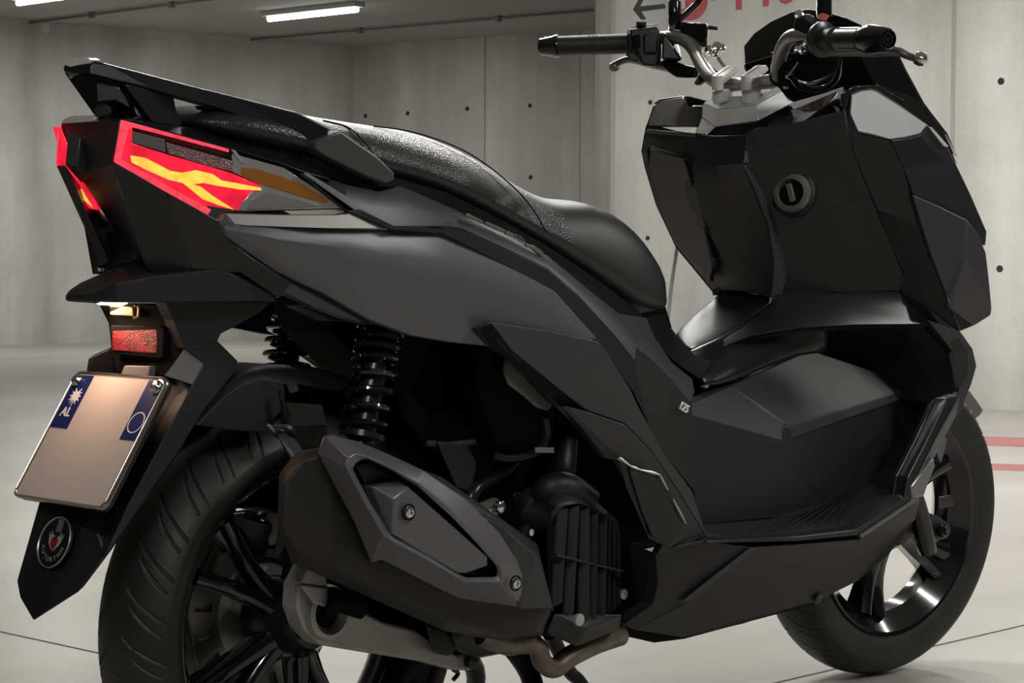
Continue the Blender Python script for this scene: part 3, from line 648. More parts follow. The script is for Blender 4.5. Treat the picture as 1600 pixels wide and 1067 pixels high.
# ---- rail between panel and seat
grid('upper_rail', [
    [(474, 272, .143), (545, 328, .163), (566, 330, .170), (614, 354, .182), (700, 354, .186), (722, 358, .187), (784, 386, .196), (856, 420, .202), (904, 462, .202), (960, 524, .2), (992, 564, .196)],
    [(478, 268, .142), (540, 306, .160), (580, 316, .168), (640, 326, .180), (700, 338, .184), (730, 348, .184), (790, 374, .192), (856, 408, .196), (906, 452, .196), (962, 506, .19), (994, 544, .188)],
    [(486, 270, .132), (540, 288, .148), (596, 300, .160), (626, 290, .160), (690, 318, .166), (734, 338, .168), (794, 366, .172), (856, 400, .174), (912, 446, .17), (968, 494, .166), (1000, 530, .160)]], GREY2, S, d=(0, .02, 0), mirror=True, smooth=70, bevel=.001, ang=40)
slab('panel_gap', [(470, 270, .146), (476, 272, .146), (546, 329, .166), (562, 327, .171), (616, 353, .184), (722, 358, .189), (784, 386, .198), (856, 420, .204), (906, 464, .204), (960, 526, .202), (992, 564, .198), (1014, 661, .2), (990, 612, .206), (932, 533, .209), (876, 470, .206), (864, 454, .204), (776, 407, .198), (692, 365, .189), (612, 359, .183), (560, 334, .168), (544, 332, .163)],
     PLAS, S, d=(0, .006, 0), mirror=True)
for a, b in (((602, 452), (0, 0)),): pass
# emblem pieces under the seat
EMB = mat('emblem_metal', (.30, .29, .26), .35, .8)
def emb(uv, m=EMB, w_=.1955):
    slab('emblem', [(u, v, w_) for u, v in uv], m, S, d=(0, .004, 0), bevel=.0004, mirror=False)
emb([(731, 333), (755, 345), (755, 349), (729, 338)]); emb([(761, 346), (790, 359), (789, 363), (759, 350)]); emb([(793, 360), (804, 366), (803, 370), (791, 366)])
emb([(806, 365), (812, 368), (820, 375), (824, 381), (812, 376), (805, 371)], CHROME); emb([(834, 383), (848, 393), (853, 401), (846, 400), (832, 388)], EMB); emb([(824, 380), (834, 384), (832, 388), (822, 384)], BARM)
# dark gap under the seat, its shade painted as a black slab
slab('seat_gap', [(440, 250, .12), (520, 262, .135), (620, 276, .142), (700, 300, .145), (780, 340, .146), (850, 380, .145), (905, 416, .14), (960, 455, .135), (1003, 490, .13), (1012, 500, .128), (966, 520, .15), (905, 452, .162), (850, 402, .168), (730, 342, .165), (626, 296, .158), (560, 292, .15)], DEEP, S, d=(0, .10, 0), mirror=False, bevel=.003)
slab('nose_backing', [(1000, 478, .0), (1040, 478, .0), (1050, 512, .0), (1010, 508, .0)], DEEP, S, d=(.01, .02, 0))  # added black slab closing the see-through gap at the seat nose
# ---- panel carrying the number
p125 = slab('centre_side_panel', [(967, 518, .188), (1014, 557, .184), (1050, 592, .180), (1079, 628, .176), (1090, 690, .178), (1089, 750, .182), (1083, 766, .186), (1032, 700, .198), (1004, 648, .2), (992, 610, .198), (981, 560, .194)], PLAS, S, d=(0, .012, 0), mirror=True)
slab('seat_side_cover', [(904, 458, .184), (912, 446, .165), (968, 490, .150), (1010, 496, .138), (1024, 528, .14), (1050, 566, .145), (1082, 592, .15), (1086, 612, .165), (1079, 630, .174), (1050, 594, .18), (1014, 559, .184), (967, 520, .188), (940, 490, .19)],
     MATTE, S, d=(0, .02, 0), mirror=True)
grid('tunnel_collar', [[(1008, 496, .13), (1020, 524, .13), (1042, 554, .13), (1066, 574, .135), (1094, 592, .14)], [(1037, 491, .10), (1046, 514, .10), (1062, 536, .095), (1086, 556, .10), (1112, 566, .11)], [(1040, 488, -.10), (1048, 511, -.10), (1064, 533, -.10), (1088, 548, -.08), (1114, 560, .05)]], DEEP, S, d=None, smooth=60)
slab('collar_bolt', [(1102, 603, .15), (1108, 602, .15), (1107, 606, .15), (1102, 607, .15)], BARM, S, bevel=.0004)
# number
q0 = P(1062, 640, .184); 
du = (P(1085, 655, .178)-q0); ex_ = du.normalized(); nn = Vector((.02, -1, 0)); nn = (nn-ex_*nn.dot(ex_)).normalized(); ey_ = nn.cross(ex_)
tm = Matrix((ex_, ey_*1.0+ex_*.35, nn)).transposed().to_4x4(); tm.translation = q0+nn*.004-ey_*.004
textmesh('number_decal', '125', .0165, tm, WHITE, p125, .0012, .0002)

# ---- lower trims
slab('lower_trim', [(746, 513, .205), (768, 503, .222), (850, 515, .224), (936, 533, .222), (984, 606, .224), (1004, 648, .226), (1034, 702, .226), (1082, 768, .224), (1106, 842, .225),
     (1062, 770, .228), (1018, 704, .228), (976, 662, .226), (920, 643, .222), (800, 545, .224), (876, 636, .206), (864, 628, .204), (800, 558, .198), (760, 538, .196)], GREY2, S,
     faces=[(1, 2, 3, 4, 5, 6, 7, 8, 9, 10, 11, 12, 13), (0, 1, 13, 12, 14, 15, 16, 17)], d=(0, .012, 0), mirror=True, ang=3, bevel=.0015)
t2 = slab('knee_trim', [(877, 635, .218), (884, 634, .232), (920, 644, .234), (976, 663, .236), (1018, 705, .236), (1062, 772, .236), (1106, 843, .234), (1090, 852, .234), (1028, 866, .224), (1040, 840, .228), (1010, 760, .232), (974, 722, .228), (948, 716, .222), (912, 672, .218)], mat('knee_grey', (.05, .05, .053), .4, .5), S,
     faces=[(0, 1, 2, 3, 4, 5, 6, 7, 8, 9, 10, 11, 12, 13)], d=(0, .012, 0), mirror=True)
peg = hull('folding_footrest', [(966, 719, .244), (984, 728, .25), (1012, 736, .25), (1034, 744, .25), (1054, 784, .25), (1074, 820, .248), (1070, 838, .246), (1046, 856, .24), (1014, 842, .236), (996, 800, .238), (976, 756, .24), (966, 719, .21), (1034, 744, .21), (1074, 820, .21), (1046, 856, .20), (1014, 842, .2)], SATIN, S, .003)
slab('footrest_face', [(984, 734, .2535), (1012, 741, .2535), (1030, 748, .2535), (1050, 787, .2535), (1066, 820, .252), (1062, 832, .251), (1042, 846, .248), (1020, 838, .244), (1004, 800, .246)], PLAS, peg, d=(0, .004, 0), bevel=.001)
for seg_ in ([(966, 719, .249), (968, 716, .250), (974, 720, .251), (985, 728, .253)], [(985, 728, .253), (1000, 734, .254)], [(1000, 734, .254), (1018, 738, .254), (1031, 742, .254)], [(1031, 742, .254), (1036, 752, .254), (1044, 766, .254)], [(1052, 780, .254), (1062, 800, .253), (1072, 818, .252)]):
    tube('scratch', seg_, [.0012, .0022, .0010], mat('bare_metal', (.5, .5, .48), .35, .8), peg, n=3, seg=6)

# ---- number plate carrier and plate
neck = slab('fender_neck', [(258, 472, .055), (424, 472, .10), (408, 487, .098), (372, 508, .088), (346, 521, .078), (340, 533, .062), (288, 545, .058), (272, 500, .052)], MATTE, S, d=(0, .02, 0))
slab('light_bracket', [(p[0], p[1], p[2], .018) for p in [(152, 474, -.03), (262, 474, .045), (290, 545, .055), (258, 590, .05), (232, 590, .02), (180, 584, -.03), (174, 545, -.035), (168, 505, -.035)]], DEEP, neck, d=(.03, 0, 0), bevel=.003)
rf = slab('reflector', [(175, 511, -.032), (246, 512, .028), (245, 553, .028), (174, 548, -.032)], REFL, S, d=(.008, 0, 0), bevel=.0015)
slab('reflector_frame', [(172, 508, -.034), (250, 509, .033), (258, 514, .036), (256, 558, .036), (250, 561, .032), (176, 553, -.033)], DEEP, rf, d=(.012, .004, 0), bevel=.002)
bk = slab('lamp_bracket', [(171, 478, -.030), (207, 480, .0), (208, 494, .0), (172, 492, -.030)], mat('bracket_metal', (.30, .22, .15), .35, .7), S, d=(.01, 0, 0), bevel=.0008)
tube('hook', [(210, 478, .01), (216, 476, .01), (216, 494, .01), (208, 497, .005)], .0018, mat('bracket_metal', (.3, .22, .15)), bk, n=2, seg=8)
pl_ = hull('plate_lamp', [(150, 470, -.045), (196, 471, .0), (200, 474, .0), (190, 478, -.005), (152, 476, -.045), (150, 470, -.05), (196, 471, -.02), (190, 477, -.02)], LAMPM, S, .0008)
la = bpy.data.lights.new('plate_light', 'AREA'); la.shape = 'RECTANGLE'; la.size = .07; la.size_y = .03; la.energy = .24; la.color = (1, .62, .40)
lo = bpy.data.objects.new('plate_light', la); COL.objects.link(lo); lo.parent = S
lo.location = P(172, 482, -.022)+Vector((-.025, 0, -.004)); tgt = Vector((-.26, -.03, .50)); lo.rotation_euler = (tgt-lo.location).to_track_quat('-Z', 'Y').to_euler()
# beak
grid('tail_beak', [
    [(106, 469, -.036), (150, 471, .015), (182, 472, .048), (260, 472, .076), (350, 472, .104), (430, 471, .128)],
    [(105, 463, -.038), (148, 459, .015), (180, 443, .048), (240, 432, .076), (346, 420, .104), (430, 462, .130)],
    [(107, 458, -.040), (136, 446, -.015), (170, 430, -.01), (225, 420, .02), (330, 410, .06), (384, 424, .10)],
    [(112, 452, -.042), (128, 441, -.042), (160, 427, -.042), (208, 411, -.04), (300, 404, -.02), (372, 410, .06)]], MATTE, S, d=(.004, .01, -.001), smooth=30, bevel=.001, ang=18)
slab('beak_edge', [(104, 467, -.042), (106, 471, -.038), (152, 474, .01), (150, 470, .012), (108, 466, -.04)], GLOSS, S, d=(.004, 0, 0), bevel=.0006)
lathe('beak_screw', [(0, .006), (.004, .006), (.005, .003)], (160, 422, -.04), (-.2, -.2, 1), CHROME, S, 12)
slab('indicator_stalk', [(176, 362, -.085), (186, 372, -.08), (196, 384, -.075), (206, 408, -.07), (192, 410, -.08), (172, 418, -.085), (176, 396, -.09), (180, 382, -.09)], PLAS, S, d=(0, .02, 0))
# blade
bl = slab('mudguard_blade', [
    (138, 560, -.050, .02), (174, 544, -.040, .02), (176, 584, -.036, .03), (134, 583, -.052, .03),      # 0-3 left upper facet
    (26, 908, -.052), (62, 781, -.052, .006), (52, 970, .0), (82, 781, -.036, .006), (31, 934, -.040),   # 4-8
    (139, 800, .018, .006), (69, 955, .014), (122, 925, .050), (165, 868, .055), (282, 700, .058), (300, 600, .058), (256, 587, .040, .02), (320, 568, .056), (288, 544, .054, .01), (200, 584, -.01, .03), (62, 781, -.052)], PLAS, S,
    faces=[(0, 1, 2, 3), (3, 2, 7, 5), (5, 7, 8, 4), (8, 7, 9, 10, 6), (2, 18, 9, 7), (18, 15, 14, 13, 12, 9), (9, 12, 11, 10), (10, 11, 6), (15, 17, 16, 14)], d=(.012, .006, .004), ang=5, bevel=.0015)
slab('blade_side', [(288, 544, .058), (340, 532, .062), (372, 564, .062), (364, 585, .062), (320, 640, .062), (282, 701, .062), (165, 869, .060), (200, 790, .060), (300, 602, .060), (320, 568, .060)], MATTE, bl,
    faces=[(0, 1, 2, 9), (9, 2, 3, 4, 5, 6, 7, 8)], d=(0, .02, 0), ang=4)
slab('upper_facet', [(288, 544, .056), (320, 568, .058), (300, 601, .060), (256, 587, .044), (268, 572, .046)], mat('carrier_grey', (.17, .165, .16), .5), bl, d=(.01, .006, 0))
slab('centre_bracket', [(194, 571, -.012), (234, 572, .018), (232, 588, .018), (188, 586, -.014)], mat('carrier_grey', (.06, .058, .056)), bl, d=(.01, 0, 0))
# badge on the blade
bc = P(94, 850, -.006); tdn = (P(64, 940, -.012)-P(110, 790, -.01)).normalized(); tac = Vector((0, -1, 0)); tac = (tac-tdn*tac.dot(tdn)).normalized(); tn = tdn.cross(tac)
if tn.dot(CAM-bc) < 0: tn = -tn
BM_ = Matrix((tac, -tdn, tn)).transposed().to_4x4(); BM_.translation = bc+tn*.006
bdg = flat('round_badge', circ(0, 0, .0285, 36, 1.0), SATIN, S, BM_, .0015)
lathe('badge_ring', [(0, .0285), (.001, .0298), (.0022, .0290), (.001, .0280)], bc+tn*.0075, tn, BARM, bdg, 40, close=False)
flat('badge_stripe', [(-.004, .012), (.006, .012), (.006, .027), (-.004, .027)], mat('badge_grey', (.12, .12, .12), .4), bdg, BM_ @ Matrix.Translation((0, 0, .0018)), .0004)
for sx in (-1, 1):
    flat('badge_wing', [(sx*.0015, -.010), (sx*.010, -.002), (sx*.014, .010), (sx*.009, .005), (sx*.0095, .012), (sx*.0055, .006), (sx*.0035, .008), (sx*.001, -.002)], WHITE3 if 'WHITE3' in globals() else mat('badge_white', (.35, .35, .35), .4), bdg, BM_ @ Matrix.Translation((0, 0, .002)), .0004)
flat('badge_heart', [(0, -.011), (.006, -.002), (.0065, .004), (.003, .006), (0, .002), (-.003, .006), (-.0065, .004), (-.006, -.002)], BADGE, bdg, BM_ @ Matrix.Translation((0, 0, .0026)), .0004)
for i, chh in enumerate('AUTOKTHM'):
    a = math.radians(200+i*20)
    mtx = BM_ @ Matrix.Translation((.0235*math.cos(a), .0235*math.sin(a), .0022)) @ Matrix.Rotation(a+math.pi/2, 4, 'Z')
    textmesh('badge_letter', chh, .0075, mtx, mat('badge_text', (.30, .30, .30), .4), bdg, .0003)
# plate
px1, pz1, px2, pz2 = -.2444, .5722, -.3324, .4338
pv = Vector((px2-px1, 0, pz2-pz1)); PL = pv.length; pv.normalize(); ph = Vector((0, -1, 0)); pn = pv.cross(ph)
if pn.dot(Vector((-1, 0, 0))) < 0: pn = -pn
PM = Matrix((ph, -pv, pn)).transposed().to_4x4(); PM.translation = Vector((px1, 0, pz1)) + pv*PL/2
hw, hh = .0885, PL/2
def rrect(w_, h_, r, n=6, cx=0, cy=0):
    o = []
    for qx, qy, s in ((1, 1, 0), (-1, 1, 90), (-1, -1, 180), (1, -1, 270)):
        for i in range(n+1):
            a = math.radians(s+90*i/n); o.append((cx+qx*(w_-r)+r*math.cos(a), cy+qy*(h_-r)+r*math.sin(a)))
    return o
plate = flat('number_plate', rrect(hw-.002, hh-.002, .008), PLATE, S, PM, .001)
def frame(name, wo, ho, wi, hi, z0, z1, m):
    bm = bmesh.new(); o = rrect(wo, ho, .010); i_ = rrect(wi, hi, .007); rows = []
    for loop, z in ((o, z0), (o, z1*.7), ([(a*.5+c*.5, b*.5+d_*.5) for (a, b), (c, d_) in zip(o, i_)], z1), (i_, z1*.5), (i_, z0)):
        rows.append([bm.verts.new(PM @ Vector((x, y, z))) for x, y in loop])
    for r in range(4):
        for j in range(len(o)):
            k = (j+1) % len(o); bm.faces.new((rows[r][j], rows[r][k], rows[r+1][k], rows[r+1][j]))
    return finish(name, bm, m, plate, smooth=60)
frame('plate_frame', hw+.001, hh+.001, hw-.0025, hh-.0025, -.003, .0035, mat('frame_chrome', (.35, .30, .27), .25, .9))
flat('plate_holder', rrect(hw, hh, .01), PLAS, plate, PM @ Matrix.Translation((0, 0, -.0055)), .003)
bw = .030; y1 = hh-.004; 
for nm, x0, x1, yb in (('blue_band', -hw+.003, -hw+.003+.0335, hh-.004-.070), ('blue_band', hw-.003-.030, hw-.003, hh-.004-.076)):
    flat(nm, [(x0, yb), (x1, yb), (x1, y1), (x0, y1)], BLUE, plate, PM @ Matrix.Translation((0, 0, .0012)), .0004)
mtx = PM @ Matrix.Translation((-hw+.019, hh-.062, .0018)); textmesh('country_letters', 'AL', .0165, mtx, WHITE, plate, .0003, .0003)
eg = []
for i in range(24):
    a = math.pi/2+2*math.pi*i/24; r = .0125 if i % 2 == 0 else .0065
    if i in (0,): r = .005
    if i in (11, 12, 13): r = .014 if i == 12 else .005
    eg.append((r*math.cos(a)*.95, r*math.sin(a)))
flat('eagle_emblem', eg, WHITE, plate, PM @ Matrix.Translation((-hw+.0215, hh-.032, .0018)), .0003)
lathe('band_ring', [(0, .0135), (.0004, .0135), (.0004, .0120), (0, .0120)], PM @ Vector((hw-.0175, hh-.058, .0016)), pn, WHITE, plate, 32, close=False)
for sx in (-1, 1):
    lathe('plate_screw', [(0, .0078), (.003, .0078), (.006, .0050), (.0065, .001)], PM @ Vector((sx*(hw-.0115), hh-.0125, .002)), pn, CHROME, plate, 16)
lathe('washer', [(0, .0098), (.0012, .0098)], PM @ Vector((hw-.0115, hh-.0125, .0016)), pn, CHROME, plate, 20)

# ---- grab rail
gr = slab('grab_rail', [(136, 116, .020), (142, 94, .020), (160, 97, .026), (296, 133, .074), (360, 149, .100), (464, 175, .133), (516, 199, .150),
     (508, 243, .148), (488, 231, .140), (460, 211, .131), (340, 168, .096), (240, 140, .066)], SATIN, S,
     faces=[(0, 1, 2, 11), (11, 2, 3, 10), (10, 3, 4, 9), (9, 4, 5, 8), (8, 5, 6, 7)], d=(.004, .030, .002), bevel=.003, seg=3, mirror=True, ang=30)
tp = [(99, 110, -.022), (101, 101, -.022), (116, 93, -.018), (134, 92, .012), (143, 94, .02), (137, 117, .02), (110, 118, -.014)]
hull('rail_tip', sh_(tp, 0)+sh_(tp, .05), SATIN, gr, .003)
slab('tip_cap', [(p[0], p[1], p[2], -.008) for p in [(100, 101, -.022), (105, 96, -.020), (118, 91.5, -.014), (136, 90.5, .012), (142, 93.5, .02), (136, 99, .018), (108, 104, -.018)]], SILV, gr, d=(.02, .01, .002), bevel=.001)
slab('rail_end', [(490, 232, .146), (494, 222, .154), (532, 204, .158), (592, 246, .170), (617, 270, .174), (618, 281, .174), (605, 288, .170), (576, 277, .165), (510, 244, .152)], mat('rail_end_grey', (.085, .085, .088), .4, .4, noise=(700, .1, (1, 1, 1))), gr,
     faces=[(0, 1, 2, 3, 4, 5, 6, 7, 8)], d=(0, .03, .002), bevel=.003, seg=3, mirror=True)
slab('rail_bracket', sh_([(99, 112, -.034), (136, 117, .036), (196, 131, .045), (200, 148, .045), (214, 182, .045), (150, 184, .02)], .006), DEEP, gr, d=(.02, .02, 0), bevel=.003)
slab('rail_web', [(150, 128, .038), (186, 136, .046), (198, 150, .046), (206, 172, .046), (180, 158, .046), (150, 160, .04)], SATIN, gr, d=(.01, .005, 0), bevel=.002)
slab('rail_stay', [(194, 130, .052), (238, 140, .062), (272, 147, .066), (276, 170, .066), (287, 197, .070), (240, 194, .064), (230, 178, .060), (214, 156, .056)], SATIN, gr, d=(.004, .02, 0), bevel=.003)
lathe('stay_bolt', [(0, .010), (.02, .010), (.021, .007)], (168, 166, .02), (-.6, -.5, -.3), SATIN, gr, 16)
slab('rubber_stop', [(320, 164, .088), (340, 168, .092), (338, 172, .09), (324, 170, .088)], DEEP, gr, d=(0, .02, 0))
hull('rail_mount', [(476, 262, .13), (560, 288, .14), (600, 300, .15), (590, 290, .15), (540, 262, .145), (470, 240, .13), (476, 262, .10), (600, 300, .11), (470, 240, .10)], DEEP, gr, .003)
slab('tail_top', [(152, 186, .03), (190, 187, .062), (250, 203, .080), (356, 231, .109), (440, 256, .134), (476, 270, .143), (520, 282, .150), (470, 240, .12), (420, 215, .10), (330, 200, .08), (285, 197, .07), (214, 184, .05)], SATIN, S, d=(.01, .03, 0), bevel=.002)

# ---- seat
rowsS = [
 [(296, 196, .085), (400, 226, .115), (520, 258, .140), (620, 284, .150), (700, 310, .150), (780, 352, .150), (850, 388, .146), (905, 424, .142), (960, 462, .136), (1003, 495, .130), (1032, 497, .124), (1055, 484, .112)],
 [(285, 188, .09), (400, 200, .125), (500, 225, .148), (600, 250, .156), (700, 274, .156), (775, 312, .154), (842, 352, .148), (895, 380, .144), (948, 414, .140), (1002, 456, .136), (1034, 474, .126), (1058, 474, .110)],
 [(290, 174, .08), (390, 172, .112), (480, 192, .130), (580, 202, .136), (680, 235, .138), (748, 262, .134), (822, 312, .130), (880, 330, .128), (935, 336, .126), (1000, 380, .120), (1031, 420, .114), (1056, 460, .104)],
 [(312, 165, .06), (390, 160, .08), (480, 178, .095), (585, 195, .095), (662, 203, .095), (747, 241, .095), (832, 301, .095), (875, 313, .095), (925, 311, .095), (985, 339, .095), (1022, 388, .095), (1053, 452, .090)]]
seatpts = [[P(*p) for p in r] for r in rowsS]
crown = [Vector((p.x+.004, -.035, p.z+.003)) for p in seatpts[3]]
loops = seatpts+[crown]
n = len(crown); bm = bmesh.new(); V_ = []
for r in loops: V_.append([bm.verts.new(p) for p in r])
for r in reversed(loops): V_.append([bm.verts.new((p.x, -p.y, p.z)) for p in r])
for i in range(len(V_)-1):
    for j in range(n-1): bm.faces.new((V_[i][j], V_[i][j+1], V_[i+1][j+1], V_[i+1][j]))
for j in range(n-1): bm.faces.new((V_[-1][j], V_[-1][j+1], V_[0][j+1], V_[0][j]))
bm.faces.new([r[0] for r in V_]); bm.faces.new([r[-1] for r in reversed(V_)])
seat = finish('seat', bm, LEATH, S, sub=2)
seat.data.materials.append(LEATH2)
for p in seat.data.polygons:
    if p.center.x > .33: p.material_index = 1
tube('seam', [(505, 188, .112), (540, 197, .122), (560, 212, .140), (584, 240, .158)], .0008, DEEP, seat, n=5, seg=6)
tube('seam', [(584, 197, .100), (640, 205, .100), (700, 224, .105), (745, 247, .112), (785, 277, .124), (815, 305, .134), (838, 335, .148), (854, 364, .153)], .0009, DEEP, seat, n=6, seg=6)

# ================================================================== FLOORBOARD AND FRONT
# tunnel side with facets
slab('tunnel_panel', [(1081, 628, .142), (1141, 603, .122), (1256, 551, .10), (1275, 550, .10), (1434, 602, .132), (1436, 615, .138), (1436, 628, .136),
     (1227, 662, .176), (1230, 667, .178), (1238, 685, .180), (1225, 712, .172), (1220, 700, .174), (1084, 772, .156), (1096, 820, .162), (1255, 805, .164), (1292, 788, .162), (1358, 756, .152), (1082, 650, .150), (1222, 690, .177), (1400, 690, .142)], MATTE, S,
     faces=[(0, 1, 7, 18, 17), (1, 2, 3, 4, 8, 7), (8, 4, 5, 9), (7, 8, 9, 18), (9, 5, 6, 19, 16, 15, 10, 18), (17, 18, 10, 12), (12, 10, 15, 14, 13)], d=(0, .02, 0), ang=2, bevel=.003, seg=3, mirror=True)
SAT2 = mat('satin_panel', (.012, .012, .013), .33)
# floor mat surface
FLRM = mat('footboard', (.016, .016, .016), .45, noise=(60, .5, (8, 1, 1)), bump=(200, .3, .0004, 'n'))
fb = grid('footboard', [
    [(1094, 816, .15), (1255, 803, .15), (1292, 786, .15), (1356, 752, .145), (1400, 690, .14), (1436, 625, .135)],
    [(1104, 840, .240), (1248, 834, .250), (1336, 822, .252), (1406, 774, .250), (1412, 744, .248), (1468, 630, .240)]], FLRM, S, d=(0, .004, -.006), smooth=20, mirror=True)
for i in range(9):
    f = i/9
    a = P(1292+f*66, 787-f*32, .155); b = P(1130+f*180, 836-f*8, .236); tube('floor_groove', [a+Vector((0, 0, .001)), a.lerp(b, .5)+Vector((0, 0, .0015)), b+Vector((0, 0, .001))], [.0006, .0014, .0006], PLAS, fb, n=2, seg=5)
edge_in = [(1102, 840, .242), (1248, 834, .252), (1336, 822, .254), (1406, 774, .252), (1412, 744, .250), (1440, 690, .246), (1468, 630, .242)]
edge_mid = [(1104, 845, .252), (1248, 838, .262), (1336, 828, .264), (1413, 778, .262), (1418, 746, .260), (1448, 688, .256), (1480, 622, .252)]
edge_out = [(1105, 849, .252), (1248, 845, .262), (1340, 836, .264), (1424, 780, .262), (1428, 752, .260), (1460, 686, .256), (1499, 616, .252)]
ed = grid('floor_edge', [edge_in, edge_mid, edge_out], SATIN, S, d=(0, .02, 0), smooth=15, bevel=.0015, ang=15, mirror=True)
slab('edge_line', [(1344, 836, .266), (1424, 782, .264), (1430, 754, .262), (1463, 686, .258), (1502, 614, .254), (1508, 622, .25), (1468, 700, .25), (1440, 752, .252), (1436, 782, .255), (1346, 842, .26)], GREY2, S, d=(0, .01, 0), mirror=True)
# belly fairing
belly = slab('belly_fairing', [(1024, 865, .215), (1106, 845, .245), (1176, 856, .254), (1250, 850, .256), (1344, 842, .256), (1438, 782, .250), (1430, 812, .236), (1388, 868, .215), (1340, 908, .190), (1280, 938, .170), (1250, 946, .165), (1160, 975, .155), (1068, 996, .145), (992, 984, .15), (975, 975, .15), (1020, 944, .19), (1028, 912, .205), (1180, 856, .256), (1074, 940, .198)], MATTE, S,
     faces=[(0, 1, 2, 18, 13, 14, 15, 16), (2, 17, 18), (17, 3, 4, 5, 6, 7, 8, 9, 10, 11, 12, 13, 18)], d=(0, .02, .004), ang=3, bevel=.002, mirror=True)
slab('edge_backing', sh_([(1100, 842, .235), (1250, 840, .245), (1340, 832, .247), (1412, 778, .240), (1400, 790, .235), (1340, 846, .240), (1176, 866, .235), (1040, 876, .21)], .02), DEEP, belly, d=(0, .01, 0), bevel=0)
slab('belly_crease', [(1172, 857, .257), (1182, 857, .258), (1078, 940, .203), (1064, 942, .202)], GREY2, belly, d=(0, .004, 0), bevel=.001)
hull('under_tray', [(960, 975, .13), (1070, 998, .13), (1022, 1004, .12), (984, 996, .12), (1250, 950, .14), (960, 975, -.10), (1250, 950, -.10), (1022, 1004, -.10), (1340, 905, .10), (1340, 905, -.08), (1100, 860, .12), (1100, 860, -.1)], DEEP, S, .004)
slab('edge_highlight', [(1024, 861, .22), (1105, 842, .25), (1105, 846, .25), (1036, 866, .222)], SATIN, belly, d=(0, .004, 0), bevel=.0006)
lathe('belly_clip', [(0, .008), (.004, .008), (.005, .003)], (1276, 934, .172), (0, -1, -.3), PLAS, belly, 12)
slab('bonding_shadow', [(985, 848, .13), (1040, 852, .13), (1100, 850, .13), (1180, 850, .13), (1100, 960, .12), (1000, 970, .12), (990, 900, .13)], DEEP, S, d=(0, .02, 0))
# inner dark wall of the foot well
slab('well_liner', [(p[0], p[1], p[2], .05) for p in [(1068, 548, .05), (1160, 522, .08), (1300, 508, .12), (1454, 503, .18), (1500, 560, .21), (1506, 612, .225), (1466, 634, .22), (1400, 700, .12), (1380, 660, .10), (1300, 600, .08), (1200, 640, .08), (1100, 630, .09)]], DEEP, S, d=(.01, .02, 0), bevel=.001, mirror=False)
slab('hump_backing', [(p[0], p[1], p[2], .07) for p in [(1006, 500, .02), (1037, 496, .02), (1062, 536, -.08), (1082, 502, -.10), (1122, 462, -.10), (1128, 440, -.10), (1200, 430, -.06), (1240, 450, -.04), (1240, 540, .06), (1180, 620, .08), (1080, 620, .08), (1020, 560, .06)]], DEEP, S, d=(.01, .01, 0), bevel=0)
# central hump
grid('tunnel_top', [
    [(1048, 520, -.075), (1082, 488, -.080), (1113, 461, -.085), (1128, 452, -.075), (1150, 449, -.05)],
    [(1060, 534, .0), (1098, 512, .0), (1140, 486, .0), (1168, 466, .0), (1180, 454, .0)],
    [(1074, 549, .060), (1118, 532, .066), (1162, 505, .070), (1196, 480, .072), (1217, 459, .074)]], SAT2, S, d=(0, 0, -.01), smooth=70, sub=1)
grid('tunnel_flank', [
    [(1073, 549, .062), (1118, 533, .068), (1162, 506, .072), (1196, 481, .074), (1217, 460, .076)],
    [(1082, 560, .085), (1124, 545, .092), (1180, 520, .095), (1240, 505, .10), (1300, 490, .11)],
    [(1094, 590, .120), (1130, 580, .120), (1190, 556, .110), (1240, 545, .105), (1300, 540, .105)],
    [(1100, 606, .130), (1142, 603, .124), (1200, 576, .112), (1256, 552, .102), (1300, 556, .102)]], SATIN, S, d=(0, .01, 0), smooth=70, sub=1)
# shelf across the leg shield
grid('shield_shelf', [
    [(1074, 550, .064), (1120, 536, .072), (1165, 508, .078), (1200, 482, .080), (1220, 456, .080), (1300, 455, .120), (1402, 456, .200), (1448, 480, .245), (1500, 518, .262)],
    [(1074, 551, .066), (1124, 540, .080), (1168, 516, .098), (1208, 496, .11), (1250, 482, .125), (1324, 478, .155), (1420, 478, .215), (1462, 498, .250), (1512, 542, .265)],
    [(1074, 553, .068), (1126, 543, .086), (1172, 525, .110), (1210, 517, .130), (1262, 511, .145), (1336, 507, .175), (1450, 506, .235), (1490, 545, .256), (1512, 585, .262)],
    [(1075, 556, .064), (1126, 547, .080), (1173, 530, .100), (1212, 521, .120), (1264, 515, .135), (1338, 511, .165), (1446, 511, .225), (1482, 552, .246), (1496, 620, .250)]], SAT2, S, d=(.01, .006, -.004), smooth=28, bevel=.001, ang=30)
slab('shield_flank', [(1450, 500, .25), (1500, 517, .263), (1520, 545, .268), (1526, 572, .268), (1518, 600, .262), (1498, 650, .25), (1484, 640, .25), (1498, 612, .254), (1500, 572, .256), (1486, 545, .254)], mat('flank_grey', (.030, .030, .032), .4), S, d=(.004, .012, 0))
